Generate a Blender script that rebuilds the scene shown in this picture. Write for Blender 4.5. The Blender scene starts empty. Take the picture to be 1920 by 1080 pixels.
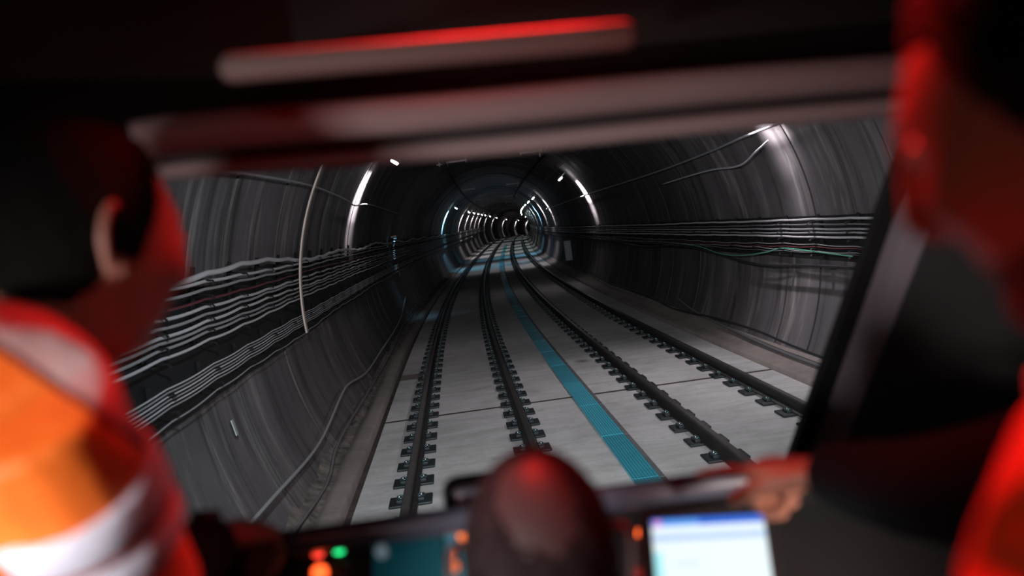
import bpy, bmesh, math, random
import numpy as np
from mathutils import Vector, Matrix
random.seed(7)
C = bpy.context.scene.collection
SC = bpy.context.scene
# ------------------------------------------------------------------ camera, world, exposure
K = 1.15                                   # track geometry was surveyed in units of 1.15 m
CAMZ = 2.45 * K
FPX = 1867.0
_pit, _rol, _yaw = -0.066856, -0.128185, 0.032406
FW = Vector((math.sin(_yaw)*math.cos(_pit), math.cos(_yaw)*math.cos(_pit), math.sin(_pit)))
_r = Vector((math.cos(_yaw), -math.sin(_yaw), 0)); _u = _r.cross(FW)
RT = math.cos(_rol)*_r + math.sin(_rol)*_u
UP = -math.sin(_rol)*_r + math.cos(_rol)*_u
CAM = Vector((0, 0, CAMZ))
cam = bpy.data.objects.new('camera', bpy.data.cameras.new('camera')); C.objects.link(cam)
cam.matrix_world = Matrix(((RT.x, UP.x, -FW.x, CAM.x), (RT.y, UP.y, -FW.y, CAM.y), (RT.z, UP.z, -FW.z, CAM.z), (0, 0, 0, 1)))
cam.data.sensor_width = 36; cam.data.lens = FPX/1920*36
cam.data.clip_start = 0.05; cam.data.clip_end = 1000
cam.data.dof.use_dof = True; cam.data.dof.focus_distance = 16.0; cam.data.dof.aperture_fstop = 1.9
SC.camera = cam
w = bpy.data.worlds.new('world'); SC.world = w; w.use_nodes = True
w.node_tree.nodes['Background'].inputs[0].default_value = (0.02, 0.02, 0.025, 1)
w.node_tree.nodes['Background'].inputs[1].default_value = 0.02
SC.view_settings.view_transform = 'Standard'; SC.view_settings.look = 'None'
SC.view_settings.gamma = 1; SC.view_settings.exposure = 0; SC.view_settings.use_curve_mapping = False
SC.cycles.max_bounces = 6; SC.cycles.diffuse_bounces = 3; SC.cycles.glossy_bounces = 3
SC.cycles.caustics_reflective = False; SC.cycles.caustics_refractive = False
SC.cycles.sample_clamp_indirect = 3.0
SC.cycles.use_denoising = True
def at(px, py, d): return CAM + d*(FW + RT*((px-960)/FPX) - UP*((py-540)/FPX))

def light(name, kind, loc, direction, power, color, parent=None, **kw):
    l = bpy.data.lights.new(name, kind); l.energy = power; l.color = color
    for k, v in kw.items(): setattr(l, k, v)
    o = bpy.data.objects.new(name, l); C.objects.link(o)
    o.location = loc
    o.rotation_euler = Vector(direction).to_track_quat('-Z', 'Y').to_euler()
    if parent: o.parent = parent; o.matrix_parent_inverse = parent.matrix_world.inverted()
    return o
# train headlights (their housings are built with the cab)
HEAD = [(-0.62, 2.42, 3.42, 2250, (.80, .95, 1.0)), (0.28, 2.42, 3.42, 2250, (1.0, .88, .86))]
for hx, hy, hz, hp, hc_ in HEAD:
    light('headlight_beam', 'SPOT', (hx, hy+0.07, hz), (0.13, 1, -0.26), hp, hc_, spot_size=math.radians(78), spot_blend=1.0, shadow_soft_size=0.07)
# red cab ceiling lamp, and the dim compartment lamp behind the camera
light('cab_lamp_red_light', 'AREA', (0.10, 1.34, 3.34), (0.10, -1, -0.72), 7.8, (1.0, 0.014, 0.012), shape='RECTANGLE', size=0.30, size_y=0.08, spread=math.radians(122))
light('compartment_light', 'AREA', (-0.25, -0.9, 3.30), (-0.05, 0.9, -0.45), 2.1, (1.0, 0.70, 0.66), shape='RECTANGLE', size=0.6, size_y=0.15)

light('vest_fill_light', 'AREA', (1.02, -0.32, 2.42), (-0.50, 1.05, -0.02), 1.5, (1.0, 0.80, 0.70), shape='RECTANGLE', size=0.2, size_y=0.2, spread=math.radians(26))  # fill added out of view to brighten the right man's vest
light('vest_fill_light', 'AREA', (-1.10, -0.28, 2.55), (0.62, 1.05, -0.07), 2.7, (1.0, 0.90, 0.88), shape='RECTANGLE', size=0.25, size_y=0.25, spread=math.radians(44))  # fill added out of view to brighten the left man's vest

# ------------------------------------------------------------------ materials
MATS = {}
def mat(name, col, rough=0.6, metal=0.0, emit=None, es=0.0, bump=0.0, bscale=40, var=0.0, vscale=6.0, coat=0.0):
    if name in MATS: return MATS[name]
    m = bpy.data.materials.new(name); m.use_nodes = True; nt = m.node_tree; b = nt.nodes['Principled BSDF']
    b.inputs['Base Color'].default_value = (*col, 1); b.inputs['Roughness'].default_value = rough
    b.inputs['Metallic'].default_value = metal; b.inputs['Coat Weight'].default_value = coat
    if emit: b.inputs['Emission Color'].default_value = (*emit, 1); b.inputs['Emission Strength'].default_value = es
    tc = nt.nodes.new('ShaderNodeTexCoord')
    if var:
        n = nt.nodes.new('ShaderNodeTexNoise'); n.inputs['Scale'].default_value = vscale; n.inputs['Detail'].default_value = 4
        nt.links.new(tc.outputs['Object'], n.inputs['Vector'])
        r = nt.nodes.new('ShaderNodeMapRange'); r.inputs[1].default_value = .3; r.inputs[2].default_value = .7
        r.inputs[3].default_value = 1-var; r.inputs[4].default_value = 1+var
        nt.links.new(n.outputs['Fac'], r.inputs[0])
        v = nt.nodes.new('ShaderNodeVectorMath'); v.operation = 'SCALE'; v.inputs[0].default_value = col
        nt.links.new(r.outputs[0], v.inputs['Scale']); nt.links.new(v.outputs[0], b.inputs['Base Color'])
    if bump:
        n = nt.nodes.new('ShaderNodeTexNoise'); n.inputs['Scale'].default_value = bscale; n.inputs['Detail'].default_value = 3
        nt.links.new(tc.outputs['Object'], n.inputs['Vector'])
        bb = nt.nodes.new('ShaderNodeBump'); bb.inputs['Strength'].default_value = bump; bb.inputs['Distance'].default_value = 0.01
        nt.links.new(n.outputs['Fac'], bb.inputs['Height']); nt.links.new(bb.outputs[0], b.inputs['Normal'])
    MATS[name] = m; return m

class NT:
    def __init__(s, name, rough=0.8):
        s.m = bpy.data.materials.new(name); s.m.use_nodes = True; s.t = s.m.node_tree
        s.b = s.t.nodes['Principled BSDF']; s.b.inputs['Roughness'].default_value = rough
        s.uv = s.t.nodes.new('ShaderNodeTexCoord').outputs['UV']
    def link(s, a, b): s.t.links.new(a, b)
    def mp(s, scale, loc=(0, 0, 0)):
        n = s.t.nodes.new('ShaderNodeMapping'); n.inputs['Scale'].default_value = scale; n.inputs['Location'].default_value = loc
        s.link(s.uv, n.inputs['Vector']); return n.outputs[0]
    def noise(s, vec, scale=1, detail=4, rough=.55, dist=0):
        n = s.t.nodes.new('ShaderNodeTexNoise'); n.inputs['Scale'].default_value = scale; n.inputs['Detail'].default_value = detail
        n.inputs['Roughness'].default_value = rough; n.inputs['Distortion'].default_value = dist
        s.link(vec, n.inputs['Vector']); return n.outputs['Fac']
    def rng(s, v, a, b, c, d, smooth=False):
        n = s.t.nodes.new('ShaderNodeMapRange'); n.inputs[1].default_value = a; n.inputs[2].default_value = b
        n.inputs[3].default_value = c; n.inputs[4].default_value = d
        if smooth: n.interpolation_type = 'SMOOTHSTEP'
        s.link(v, n.inputs[0]); return n.outputs[0]
    def math(s, op, a, b=0.0, c=0.0):
        n = s.t.nodes.new('ShaderNodeMath'); n.operation = op
        for i, x in enumerate((a, b, c)):
            if hasattr(x, 'is_linked'): s.link(x, n.inputs[i])
            else: n.inputs[i].default_value = x
        return n.outputs[0]
    def mix(s, f, a, b):
        n = s.t.nodes.new('ShaderNodeMix'); n.data_type = 'RGBA'
        for i, x in ((0, f), (6, a), (7, b)):
            if hasattr(x, 'is_linked'): s.link(x, n.inputs[i])
            elif i: n.inputs[i].default_value = (*x, 1)
            else: n.inputs[i].default_value = x
        return n.outputs[2]
    def sep(s, v):
        n = s.t.nodes.new('ShaderNodeSeparateXYZ'); s.link(v, n.inputs[0]); return n.outputs
    def bump(s, h, strength, dist=0.02):
        n = s.t.nodes.new('ShaderNodeBump'); n.inputs['Strength'].default_value = strength; n.inputs['Distance'].default_value = dist
        s.link(h, n.inputs['Height']); s.link(n.outputs[0], s.b.inputs['Normal'])

def lining_material():
    m = NT('lining_concrete', 0.7)
    streak = m.noise(m.mp((1.3, .20, 1)), 1, 5, .6, .3)         # streaks that run round the ring
    blot = m.noise(m.mp((.55, .5, 1), (9, 3, 0)), 1, 5, .6)
    fine = m.noise(m.mp((9, 5, 1)), 1, 4)
    fl = m.sep(m.mp((1/(1.3*K), 1/(1.3*K*1.9), 1)))
    wn = m.t.nodes.new('ShaderNodeTexWhiteNoise'); wn.noise_dimensions = '1D'
    m.link(m.math('FLOOR', fl[0]), wn.inputs['W'])
    f = m.math('ADD', m.rng(streak, .33, .67, 0, .55), m.rng(blot, .3, .7, 0, .3))
    f = m.math('ADD', f, m.math('MULTIPLY', wn.outputs['Value'], .22))
    c = m.mix(f, (.027, .023, .026), (.185, .168, .178))
    drip = m.noise(m.mp((2.4, .14, 1), (40, 0, 0)), 1, 3, .6)
    c = m.mix(m.rng(drip, .54, .68, 0, .85), c, (.022, .019, .021))
    pale = m.noise(m.mp((1.7, .32, 1), (80, 5, 0)), 1, 4, .6)
    c = m.mix(m.rng(pale, .55, .72, 0, .8), c, (.40, .37, .37))
    c = m.mix(m.rng(fine, .3, .8, 0, .18), c, (.1, .09, .085))
    jx = m.math('FRACT', m.math('MULTIPLY', m.math('ADD', m.sep(m.uv)[0], 5.2*K), 1/(1.3*K)))
    c = m.mix(m.math('ADD', m.rng(jx, .03, .05, .85, 0), m.rng(jx, .975, .99, 0, .6)), c, (.02, .018, .018))
    ux_ = m.sep(m.uv)[0]; sec = m.math('MULTIPLY', m.rng(ux_, 17*K, 20*K, 0, 1), m.rng(ux_, 31*K, 34*K, 1, 0))   # unlit stretch between the lamps, its dark painted into the lining colour
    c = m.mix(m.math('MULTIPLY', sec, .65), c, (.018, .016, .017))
    m.link(c, m.b.inputs['Base Color'])
    m.link(m.rng(blot, .35, .7, .62, .95), m.b.inputs['Roughness'])
    m.bump(m.math('ADD', streak, m.math('MULTIPLY', fine, .4)), .5, .03)
    return m.m
def slab_material(name, dark=1.0, tint=(1, 1, 1)):
    m = NT(name, 0.75)
    big = m.noise(m.mp((.35, .8, 1)), 1, 5, .6)
    cross = m.noise(m.mp((3.5, .9, 1), (7, 0, 0)), 1, 5, .65, .4)
    fine = m.noise(m.mp((22, 22, 1)), 1, 3)
    a = tuple(.40*dark*t for t in tint); b = tuple(.66*dark*t for t in tint)
    c = m.mix(m.rng(m.math('ADD', m.math('MULTIPLY', big, .55), m.math('MULTIPLY', cross, .45)), .35, .65, 0, 1), a, b)
    c = m.mix(m.rng(fine, .4, .8, 0, .2), c, (.2*dark, .19*dark, .18*dark))
    x = m.sep(m.uv)
    def box(u0, u1, v0, v1, e=.05):
        f = m.rng(x[0], u0-e, u0+e, 0, 1); f = m.math('MULTIPLY', f, m.rng(x[0], u1-e, u1+e, 1, 0))
        f = m.math('MULTIPLY', f, m.rng(x[1], v0-e, v0+e, 0, 1)); return m.math('MULTIPLY', f, m.rng(x[1], v1-e, v1+e, 1, 0))
    c = m.mix(m.math('MULTIPLY', box(17.0*K, 17.65*K, -1.35*K, -.90*K), .85), c, (.13, .08, .06))      # brown stain by the left rail
    c = m.mix(m.math('MULTIPLY', box(16.3*K, 16.62*K, 1.71*K, 1.88*K, .09), .8), c, (.14, .09, .07))    # small round spot
    c = m.mix(m.math('MULTIPLY', box(19.45*K, 19.53*K, -.85*K, -.40*K, .02), .7), c, (.8, .8, .8))      # pale scratch
    oil = m.noise(m.mp((1.4, 2.5, 1), (3, 8, 0)), 1, 4, .6)
    c = m.mix(m.rng(oil, .64, .75, 0, .45), c, (.2, .15, .12))
    mott = m.noise(m.mp((1.7, 1.3, 1), (13, 5, 0)), 1, 6, .65, .5)
    c = m.mix(m.rng(mott, .50, .72, 0, .45), c, tuple(.24*dark*t for t in tint))
    m.link(c, m.b.inputs['Base Color']); m.bump(fine, .15, .01)
    return m.m
def cover_material(name, bright):
    m = NT(name, 0.35)
    x = m.sep(m.uv)
    v = m.math('FRACT', m.math('MULTIPLY', x[1], 1/.033))
    rib = m.rng(v, .30, .5, 0, 1)
    c = m.mix(rib, tuple(t*bright for t in (.03, .30, .40)), tuple(t*bright for t in (.07, .52, .68)))
    n = m.noise(m.mp((6, 1, 1)), 1, 3)
    c = m.mix(m.rng(n, .4, .7, 0, .25), c, (.03, .16, .22))
    m.link(c, m.b.inputs['Base Color']); m.bump(rib, .6, .004)
    return m.m
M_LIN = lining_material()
M_SLAB = slab_material('slab_concrete'); M_KERB = slab_material('kerb_concrete', .50, (1, .86, .80))
M_RUB2 = mat('kerb_rubble', (.13, .11, .10), .95, bump=1.0, bscale=9, var=.6, vscale=5)
M_GUT = mat('gutter_dirt', (.05, .035, .03), .9, bump=.6, var=.5)
M_COV = [cover_material('cover_teal_%s' % k, b) for k, b in (('pale', 1.25), ('mid', 1.0), ('deep', .8))]
M_EDGE = mat('cover_frame_grey', (.12, .13, .14), .6, var=.2)
M_RAIL = mat('rail_steel_dark', (.02, .018, .018), .6, .2, bump=.3, var=.3)
M_RAILTOP = mat('rail_head_worn', (.11, .10, .095), .42, .7, var=.2)
M_PLATE = mat('fastener_iron', (.007, .014, .018), .6, .1, bump=.4, var=.3)
M_CLIP = mat('clip_steel', (.05, .09, .10), .35, .6)
M_BOLT = mat('bolt_galvanised', (.28, .34, .36), .3, .8)
M_BLACK = mat('black_plastic', (.008, .008, .009), .5)
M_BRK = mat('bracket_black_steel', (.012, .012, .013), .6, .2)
M_CAB = {k: mat('cable_'+k, c, .5, bump=.1) for k, c in dict(grey=(.31, .30, .32), pale=(.52, .50, .53), dark=(.14, .14, .15), black=(.02, .02, .022), red=(.14, .025, .03), green=(.10, .34, .24)).items()}

# ------------------------------------------------------------------ mesh helpers
def mk(name, verts, faces, m=None, parent=None, smooth=True, uvs=None, loc=None):
    me = bpy.data.meshes.new(name)
    if loc is not None: verts = [Vector(v)-Vector(loc) for v in verts]
    me.from_pydata([tuple(v) for v in verts], [], faces); me.update()
    if uvs is not None:
        l = me.uv_layers.new(name='UVMap')
        vi = np.zeros(len(me.loops), dtype=np.int32); me.loops.foreach_get('vertex_index', vi)
        l.data.foreach_set('uv', np.asarray(uvs, dtype=np.float32)[vi].ravel())
    if smooth: me.polygons.foreach_set('use_smooth', [True]*len(me.polygons))
    for mm in (m if isinstance(m, (list, tuple)) else [m]):
        if mm: me.materials.append(mm)
    o = bpy.data.objects.new(name, me); C.objects.link(o)
    if parent is not None: o.parent = parent
    if loc is not None: o.location = loc
    return o
def tag(o, label=None, cat=None, group=None, kind=None):
    if label: o['label'] = label
    if cat: o['category'] = cat
    if group: o['group'] = group
    if kind: o['kind'] = kind
    return o
def empty(name, loc, rot=None):
    e = bpy.data.objects.new(name, None); e.empty_display_size = .1; C.objects.link(e); e.location = loc
    if rot: e.rotation_euler = rot
    return e
class MB:
    def __init__(s): s.v = []; s.f = []
    def add(s, v, f):
        o = len(s.v); s.v += [Vector(x) for x in v]; s.f += [tuple(i+o for i in q) for q in f]; return s
    def box(s, c, size, mtx=None, bev=0.0):
        bm = bmesh.new(); bmesh.ops.create_cube(bm, size=1)
        for v in bm.verts: v.co = Vector((v.co.x*size[0], v.co.y*size[1], v.co.z*size[2]))
        if bev: bmesh.ops.bevel(bm, geom=list(bm.edges), offset=bev, segments=3, affect='EDGES', profile=.5)
        c = Vector(c)
        vs = [(mtx @ v.co if mtx else v.co) + c for v in bm.verts]
        fs = [tuple(v.index for v in f.verts) for f in bm.faces]; bm.free()
        return s.add(vs, fs)
    def tube(s, pts, rad, n=10, cap=True, up=None, squash=None):
        """lofted tube; rad is a number or a list of r or (a,b); up gives the b axis"""
        pts = [Vector(p) for p in pts]; N = len(pts)
        if not isinstance(rad, (list, tuple)): rad = [rad]*N
        vs = []; side = None
        for i, p in enumerate(pts):
            t = (pts[min(i+1, N-1)] - pts[max(i-1, 0)]).normalized()
            if up is not None:
                b = Vector(up) - t*Vector(up).dot(t)
                if b.length < 1e-4: b = t.orthogonal()
                b.normalize()
            else:
                if side is None: side = t.orthogonal().normalized()
                b = side - t*side.dot(t); b = b.normalized() if b.length > 1e-6 else t.orthogonal().normalized(); side = b
            a = t.cross(b)
            r = rad[i]; ra, rb = r if isinstance(r, (tuple, list)) else (r, r)
            for k in range(n):
                w_ = 2*math.pi*k/n; vs.append(p + a*ra*math.cos(w_) + b*rb*math.sin(w_))
        fs = [(i*n+k, i*n+(k+1) % n, (i+1)*n+(k+1) % n, (i+1)*n+k) for i in range(N-1) for k in range(n)]
        if cap: fs += [tuple(reversed(range(n))), tuple((N-1)*n+k for k in range(n))]
        return s.add(vs, fs)
    def ball(s, c, r, mtx=None, seg=16):
        r = r if isinstance(r, (tuple, list)) else (r, r, r); vs = []; c = Vector(c)
        nv = seg//2
        for j in range(nv+1):
            ph = math.pi*j/nv
            for i in range(seg):
                a = 2*math.pi*i/seg; q = Vector((r[0]*math.sin(ph)*math.cos(a), r[1]*math.sin(ph)*math.sin(a), r[2]*math.cos(ph)))
                vs.append((mtx @ q if mtx else q)+c)
        return s.add(vs, [(j*seg+i, (j+1)*seg+i, (j+1)*seg+(i+1) % seg, j*seg+(i+1) % seg) for j in range(nv) for i in range(seg)])
    def build(s, name, m, parent=None, smooth=True, loc=None):
        return mk(name, s.v, s.f, m, parent, smooth, None, loc)
def smooth_angle(o, deg=35):
    me = o.data; bm = bmesh.new(); bm.from_mesh(me)
    bmesh.ops.recalc_face_normals(bm, faces=bm.faces)
    for e in bm.edges: e.smooth = not (len(e.link_faces) == 2 and e.calc_face_angle(0) > math.radians(deg))
    bm.to_mesh(me); bm.free(); return o

# ------------------------------------------------------------------ the curve of the line
_ds = 0.5; SS = np.arange(-6, 330, _ds)
_kap = np.interp(SS, [0, 20, 45, 80, 130, 260, 330], [-.3223, .1756, .0710, .0416, .0069, .1204, .30])*0.01
_th = np.cumsum(_kap)*_ds; _th -= np.interp(0, SS, _th)
_x = np.cumsum(np.sin(_th))*_ds; _y = np.cumsum(np.cos(_th))*_ds; _x -= np.interp(0, SS, _x); _y -= np.interp(0, SS, _y)
_z = np.cumsum(np.interp(SS, [0, 40, 100, 260], [0, -.6071, .0491, -1.6576])*0.01)*_ds; _z -= np.interp(0, SS, _z)
def fr(s): return (float(np.interp(s, SS, _x)), float(np.interp(s, SS, _y)), float(np.interp(s, SS, _z)), float(np.interp(s, SS, _th)))
def TP(s, lat, h):
    x, y, z, th = fr(s); return Vector((K*(x+lat*math.cos(th)), K*(y-lat*math.sin(th)), K*(z+h)))
TC = (1.27, 1.72); TR = 3.5
def WP(s, ang, r):                                     # a point by the tunnel wall: angle round the ring, radius
    a = math.radians(ang); return TP(s, TC[0]+r*math.cos(a), TC[1]+r*math.sin(a))
def sweep(name, prof, sarr, m, parent=None, smooth=True, closed=False, uvf=None, offs=None):
    """prof: list of (lat,h) ; sarr: list of s ; offs(i)-> list of (lat,h) overriding the profile at station i"""
    n = len(prof); vs = []; uv = []
    acc = [0]
    for a, b in zip(prof, prof[1:]): acc.append(acc[-1]+math.dist(a, b))
    for i, s in enumerate(sarr):
        pr = offs(i) if offs else prof
        for k, (l, h) in enumerate(pr):
            vs.append(TP(s, l, h)); uv.append((s*K, (uvf(prof[k], acc[k]) if uvf else acc[k])*K))
    kk = n if closed else n-1
    fs = [(i*n+k, i*n+(k+1) % n, (i+1)*n+(k+1) % n, (i+1)*n+k) for i in range(len(sarr)-1) for k in range(kk)]
    if closed: fs += [tuple(range(n))[::-1], tuple((len(sarr)-1)*n+k for k in range(n))]
    return mk(name, vs, fs, m, parent, smooth, uv)

# ------------------------------------------------------------------ tunnel lining
RING = 1.3
st = []; ro = []
s = -5.2; rr = random.Random(3)
while s < 326:
    off = rr.uniform(0, .009) + (0.02 if rr.random() < .08 else 0)
    for a, b in ((0.0, .035), (.028, .035), (.034, off-.02), (RING-.006, off-.02)):
        st.append(s+a); ro.append(b)
    s += RING
def lining(name, a0, a1, n):
    angs = [a0+(a1-a0)*i/n for i in range(n+1)]
    base = [(TC[0]+TR*math.cos(math.radians(a)), TC[1]+TR*math.sin(math.radians(a))) for a in angs]
    def offs(i):
        r = TR+ro[i]; return [(TC[0]+r*math.cos(math.radians(a)), TC[1]+r*math.sin(math.radians(a))) for a in angs]
    o = sweep(name, base, st, M_LIN, uvf=lambda p, acc: math.atan2(p[1]-TC[1], p[0]-TC[0])*TR if not (p[0] < TC[0] and p[1] < TC[1]) else (math.atan2(p[1]-TC[1], p[0]-TC[0])+2*math.pi)*TR, offs=offs)
    smooth_angle(o, 25); tag(o, kind='structure'); return o
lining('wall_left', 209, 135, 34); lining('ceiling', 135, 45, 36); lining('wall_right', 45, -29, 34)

# slab (five strips across so that the joints and trough are real), kerbs and gutters
fs_ = []; fo = []
s = -5.0
joints = [13.29+21.72*k for k in range(-1, 14)]
base_s = sorted(set([round(-5+1.5*i, 3) for i in range(220)]))
for q in base_s:
    if not any(abs(q-j) < .2 for j in joints): fs_.append((q, 0))
for j in joints:
    for a, b in ((-.055, 0), (-.05, -.05), (.05, -.05), (.055, 0)): fs_.append((j+a, b))
fs_.sort()
def slab(name, l0, l1, n):
    prof = [(l0+(l1-l0)*i/n, 0) for i in range(n+1)]
    prof = [(l0, -.12)] + prof + [(l1, -.12)]
    o = sweep(name, prof, [a for a, b in fs_], M_SLAB, uvf=lambda p, acc: p[0], offs=lambda i: [(l, h+(fs_[i][1] if h > -.1 else 0)) for l, h in prof], smooth=False)
    return o
floor = slab('floor', -1.30, 4.00, 5); tag(floor, kind='structure')
for jn, j in enumerate(joints[:7]):
    jf = sweep('trim_%d' % (jn+4), [(-1.299, -.03), (-1.299, -.001), (3.999, -.001), (3.999, -.03)], [j-.0535, j+.0535], M_GUT, closed=True, smooth=False); tag(jf, kind='structure')
long_s = [-5+1.0*i for i in range(330)]
rk = random.Random(5)
kw_ = [rk.uniform(-.02, .02) for _ in long_s]
lk = sweep('trim_1', [(-1.39, -.12), (-1.40, .05), (-1.42, .06), (-1.52, .065), (-1.60, .06), (-1.62, -.10)], long_s, M_KERB, uvf=lambda p, a: a+7,
           offs=lambda i: [(-1.39, -.12), (-1.40, .05), (-1.42, .06), (-1.52, .065), (-1.60+kw_[i], .06), (-1.63+kw_[i], -.10)])
rub = sweep('trim_20', [(-1.56, -.02), (-1.62, .0), (-1.70, .04), (-1.78, .06), (-1.86, .12), (-1.98, .20)], [q/2 for q in range(0, 200)], M_RUB2, uvf=lambda p, a: a+3,
           offs=lambda i: [(l, h+rk.uniform(-.03, .03)) for l, h in [(-1.56, -.02), (-1.62, .01), (-1.70, .04), (-1.78, .06), (-1.86, .12), (-1.98, .20)]], smooth=False)
tag(rub, kind='structure')
tag(lk, kind='structure')
rkb = sweep('trim_2', [(4.01, -.12), (4.02, .055), (4.05, .065), (4.20, .07), (4.30, .10), (4.42, .20), (4.55, .24)], long_s, M_KERB, uvf=lambda p, a: a+12,
           offs=lambda i: [(4.01, -.12), (4.02, .055), (4.05, .065), (4.20, .07), (4.28+kw_[i], .10+kw_[i]*.5), (4.38+kw_[i], .19), (4.6, .24)])
tag(rkb, kind='structure')
gut = sweep('trim_3', [(-1.64, -.06), (4.04, -.06)], long_s, M_GUT); tag(gut, kind='structure')

# ------------------------------------------------------------------ rails
RAILS = [(-.778, 'leftmost of the four dark steel rails, beside the left kerb'), (.466, 'second steel rail from the left, just left of the teal trough covers'),
         (2.182, 'third steel rail from the left, just right of the teal trough covers'), (3.366, 'rightmost of the four dark steel rails, beside the right kerb')]
rs = [-4+.75*i for i in range(430)]
HW, HT = .036/K, .17
prof = [(-.075, .035), (-.075, .043), (-.02, .058), (-.009, .066), (-.009, .125), (-.030, .134), (-.034, .140), (-.034, .160), (-.026, .168), (.026, .168), (.034, .160), (.034, .140), (.030, .134), (.009, .125), (.009, .066), (.02, .058), (.075, .043), (.075, .035)]
for off, lab in RAILS:
    o = sweep('rail', [(off+l, h) for l, h in prof], rs, [M_RAIL, M_RAILTOP], closed=True, smooth=False)
    n = len(prof)
    mi = [0]*len(o.data.polygons)
    for i in range(len(rs)-1):
        for k in (7, 8, 9): mi[i*n+k] = 1
    o.data.polygons.foreach_set('material_index', mi)
    tag(o, lab, 'rail', 'running rails')

# ------------------------------------------------------------------ rail fastenings
def make_fastener():
    e = empty('rail_fastener', (0, 0, 0))
    b = MB(); b.box((0, 0, .017), (.46, .36, .030), bev=.01)
    for sx in (-1, 1): b.box((sx*.115, 0, .045), (.07, .20, .04), bev=.008)
    pl = smooth_angle(b.build('base_plate', M_PLATE, e))
    for sx in (-1, 1):
        c = MB()
        pts = [(sx*.075, -.055, .06), (sx*.10, -.06, .075), (sx*.145, -.045, .06), (sx*.15, 0, .055), (sx*.145, .045, .06), (sx*.10, .06, .075), (sx*.075, .055, .06), (sx*.085, .0, .068)]
        c.tube(pts, .010, 6); c.build('clip', M_CLIP, e)
        d = MB(); d.tube([(sx*.118, 0, .05), (sx*.118, 0, .092)], [.013, .012], 6); d.tube([(sx*.118, 0, .055), (sx*.118, 0, .066)], .024, 6)
        d.build('bolt', M_BOLT, e)
    return e
def copy_tree(o, parent=None):
    c = o.copy(); C.objects.link(c); c.parent = parent
    for ch in o.children:
        d = ch.copy(); C.objects.link(d); d.parent = c
        for g in ch.children:
            h = g.copy(); C.objects.link(h); h.parent = d
    return c
first_f = make_fastener()
fast = []
for ri, (off, _) in enumerate(RAILS):
    k = 0
    while True:
        s = 7.0+.70*k; k += 1
        if s > 130: break
        fast.append((s, ri, off))
fast.sort()
rname = ['leftmost rail', 'second rail from the left', 'third rail from the left', 'rightmost rail']
near = fast[:300]; far = fast[300:]
for i, (s, ri, off) in enumerate(near):
    o = first_f if i == 0 else copy_tree(first_f)
    x, y, z, th = fr(s); o.location = TP(s, off, 0.002); o.rotation_euler = (0, 0, -th)
    tag(o, 'dark iron plate and spring clips holding down the '+rname[ri], 'rail fastener', 'rail fasteners along the '+rname[ri])
mb = MB()
for s, ri, off in far:
    x, y, z, th = fr(s); mt = Matrix.Rotation(-th, 3, 'Z')
    mb.box(TP(s, off, .026), (.46, .36, .045), mt)
tag(mb.build('rail_fastener', M_PLATE, smooth=False), 'far rail fasteners in rows under the rails beyond the second slab joint', 'rail fastener', 'distant rail fasteners', 'stuff')

# ------------------------------------------------------------------ teal trough covers
rc = random.Random(11); s = 5.0; i = 0
while s < 118:
    L = 1.86
    e = empty('trough_cover', TP(s, 1.36, 0))
    def strip(name, l0, l1, h, m, uvo):
        ss = [s+.012+(L-.024)*k/3 for k in range(4)]
        o = sweep(name, [(l0, .002), (l0, h), (l1, h), (l1, .002)], ss, m, uvf=lambda p, a: (p[0]-1.24), closed=True, smooth=False)
        o.parent = e; o.matrix_parent_inverse = Matrix.Translation(-e.location)
        return o
    strip('cover_plate', 1.235, 1.475, .028, M_COV[rc.choice((0, 1, 1, 2))], 0)
    strip('edge_frame', 1.478, 1.53, .016, M_EDGE, 0)
    pos = ('%s ribbed plate of the teal cable trough line between the middle rails' )
    near_txt = 'closest to the cab' if i < 6 else ('short of the first lit ring' if i < 16 else 'far down the tunnel')
    tag(e, 'teal ribbed plate of the trough between the middle rails, ' + near_txt, 'trough cover', 'teal trough covers '+near_txt)
    s += L; i += 1

# ------------------------------------------------------------------ cables on the walls
BS = 1.25; B0 = 6.45
def cable(ang, r, rad, s0, s1, m, label, name='cable', sag=.012, amp=.0, seed=0, step=.3125, group=None, slope=0.0, cat='cable', sides=7):
    rnd = random.Random(seed); pts = []; rad *= .78
    ph = [rnd.uniform(0, 6.28) for _ in range(3)]
    ss_ = [s0+.15625*i for i in range(int((34-s0)/.15625))]; ss_ += [34+.9375*i for i in range(int((s1-34)/.9375)+1)]
    for s in ss_:
        u = ((s-B0)/BS) % 1.0
        d = -.8*sag*math.sin(math.pi*u) if s < 60 else 0
        wv = amp*(math.sin(s*.9+ph[0])+.6*math.sin(s*.37+ph[1]))
        a = ang+math.degrees((0)/r)
        p = WP(s, a, r); p.z += K*(d+wv); pts.append(p)
    o = MB().tube(pts, rad, sides).build(name, m); tag(o, label, cat, group); return o
ORD = ['topmost', 'second from the top', 'third from the top', 'fourth from the top', 'fifth from the top', 'sixth from the top', 'seventh from the top', 'eighth from the top', 'lowest']
LA = [(169.0, .034, 'pale', 'topmost thick pale cable of the left wall, above the upper rack', .02),
      (170.1, .020, 'pale', 'pale cable second from the top on the left wall rack', .012), (171.1, .018, 'grey', 'grey cable third from the top on the left wall rack', .012),
      (172.4, .013, 'red', 'thin dark red cable on the upper left wall rack', .01),
      (173.4, .019, 'pale', 'pale cable directly under the thin red one on the left wall', .016), (174.3, .017, 'grey', 'grey cable second below the red one on the left wall', .016),
      (175.2, .018, 'pale', 'pale cable third below the red one on the left wall', .016), (176.0, .016, 'grey', 'grey cable fourth below the red one on the left wall', .016),
      (176.8, .016, 'grey', 'grey cable second from the bottom of the upper left rack', .016), (177.6, .016, 'pale', 'lowest cable of the upper left wall rack', .016)]
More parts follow.
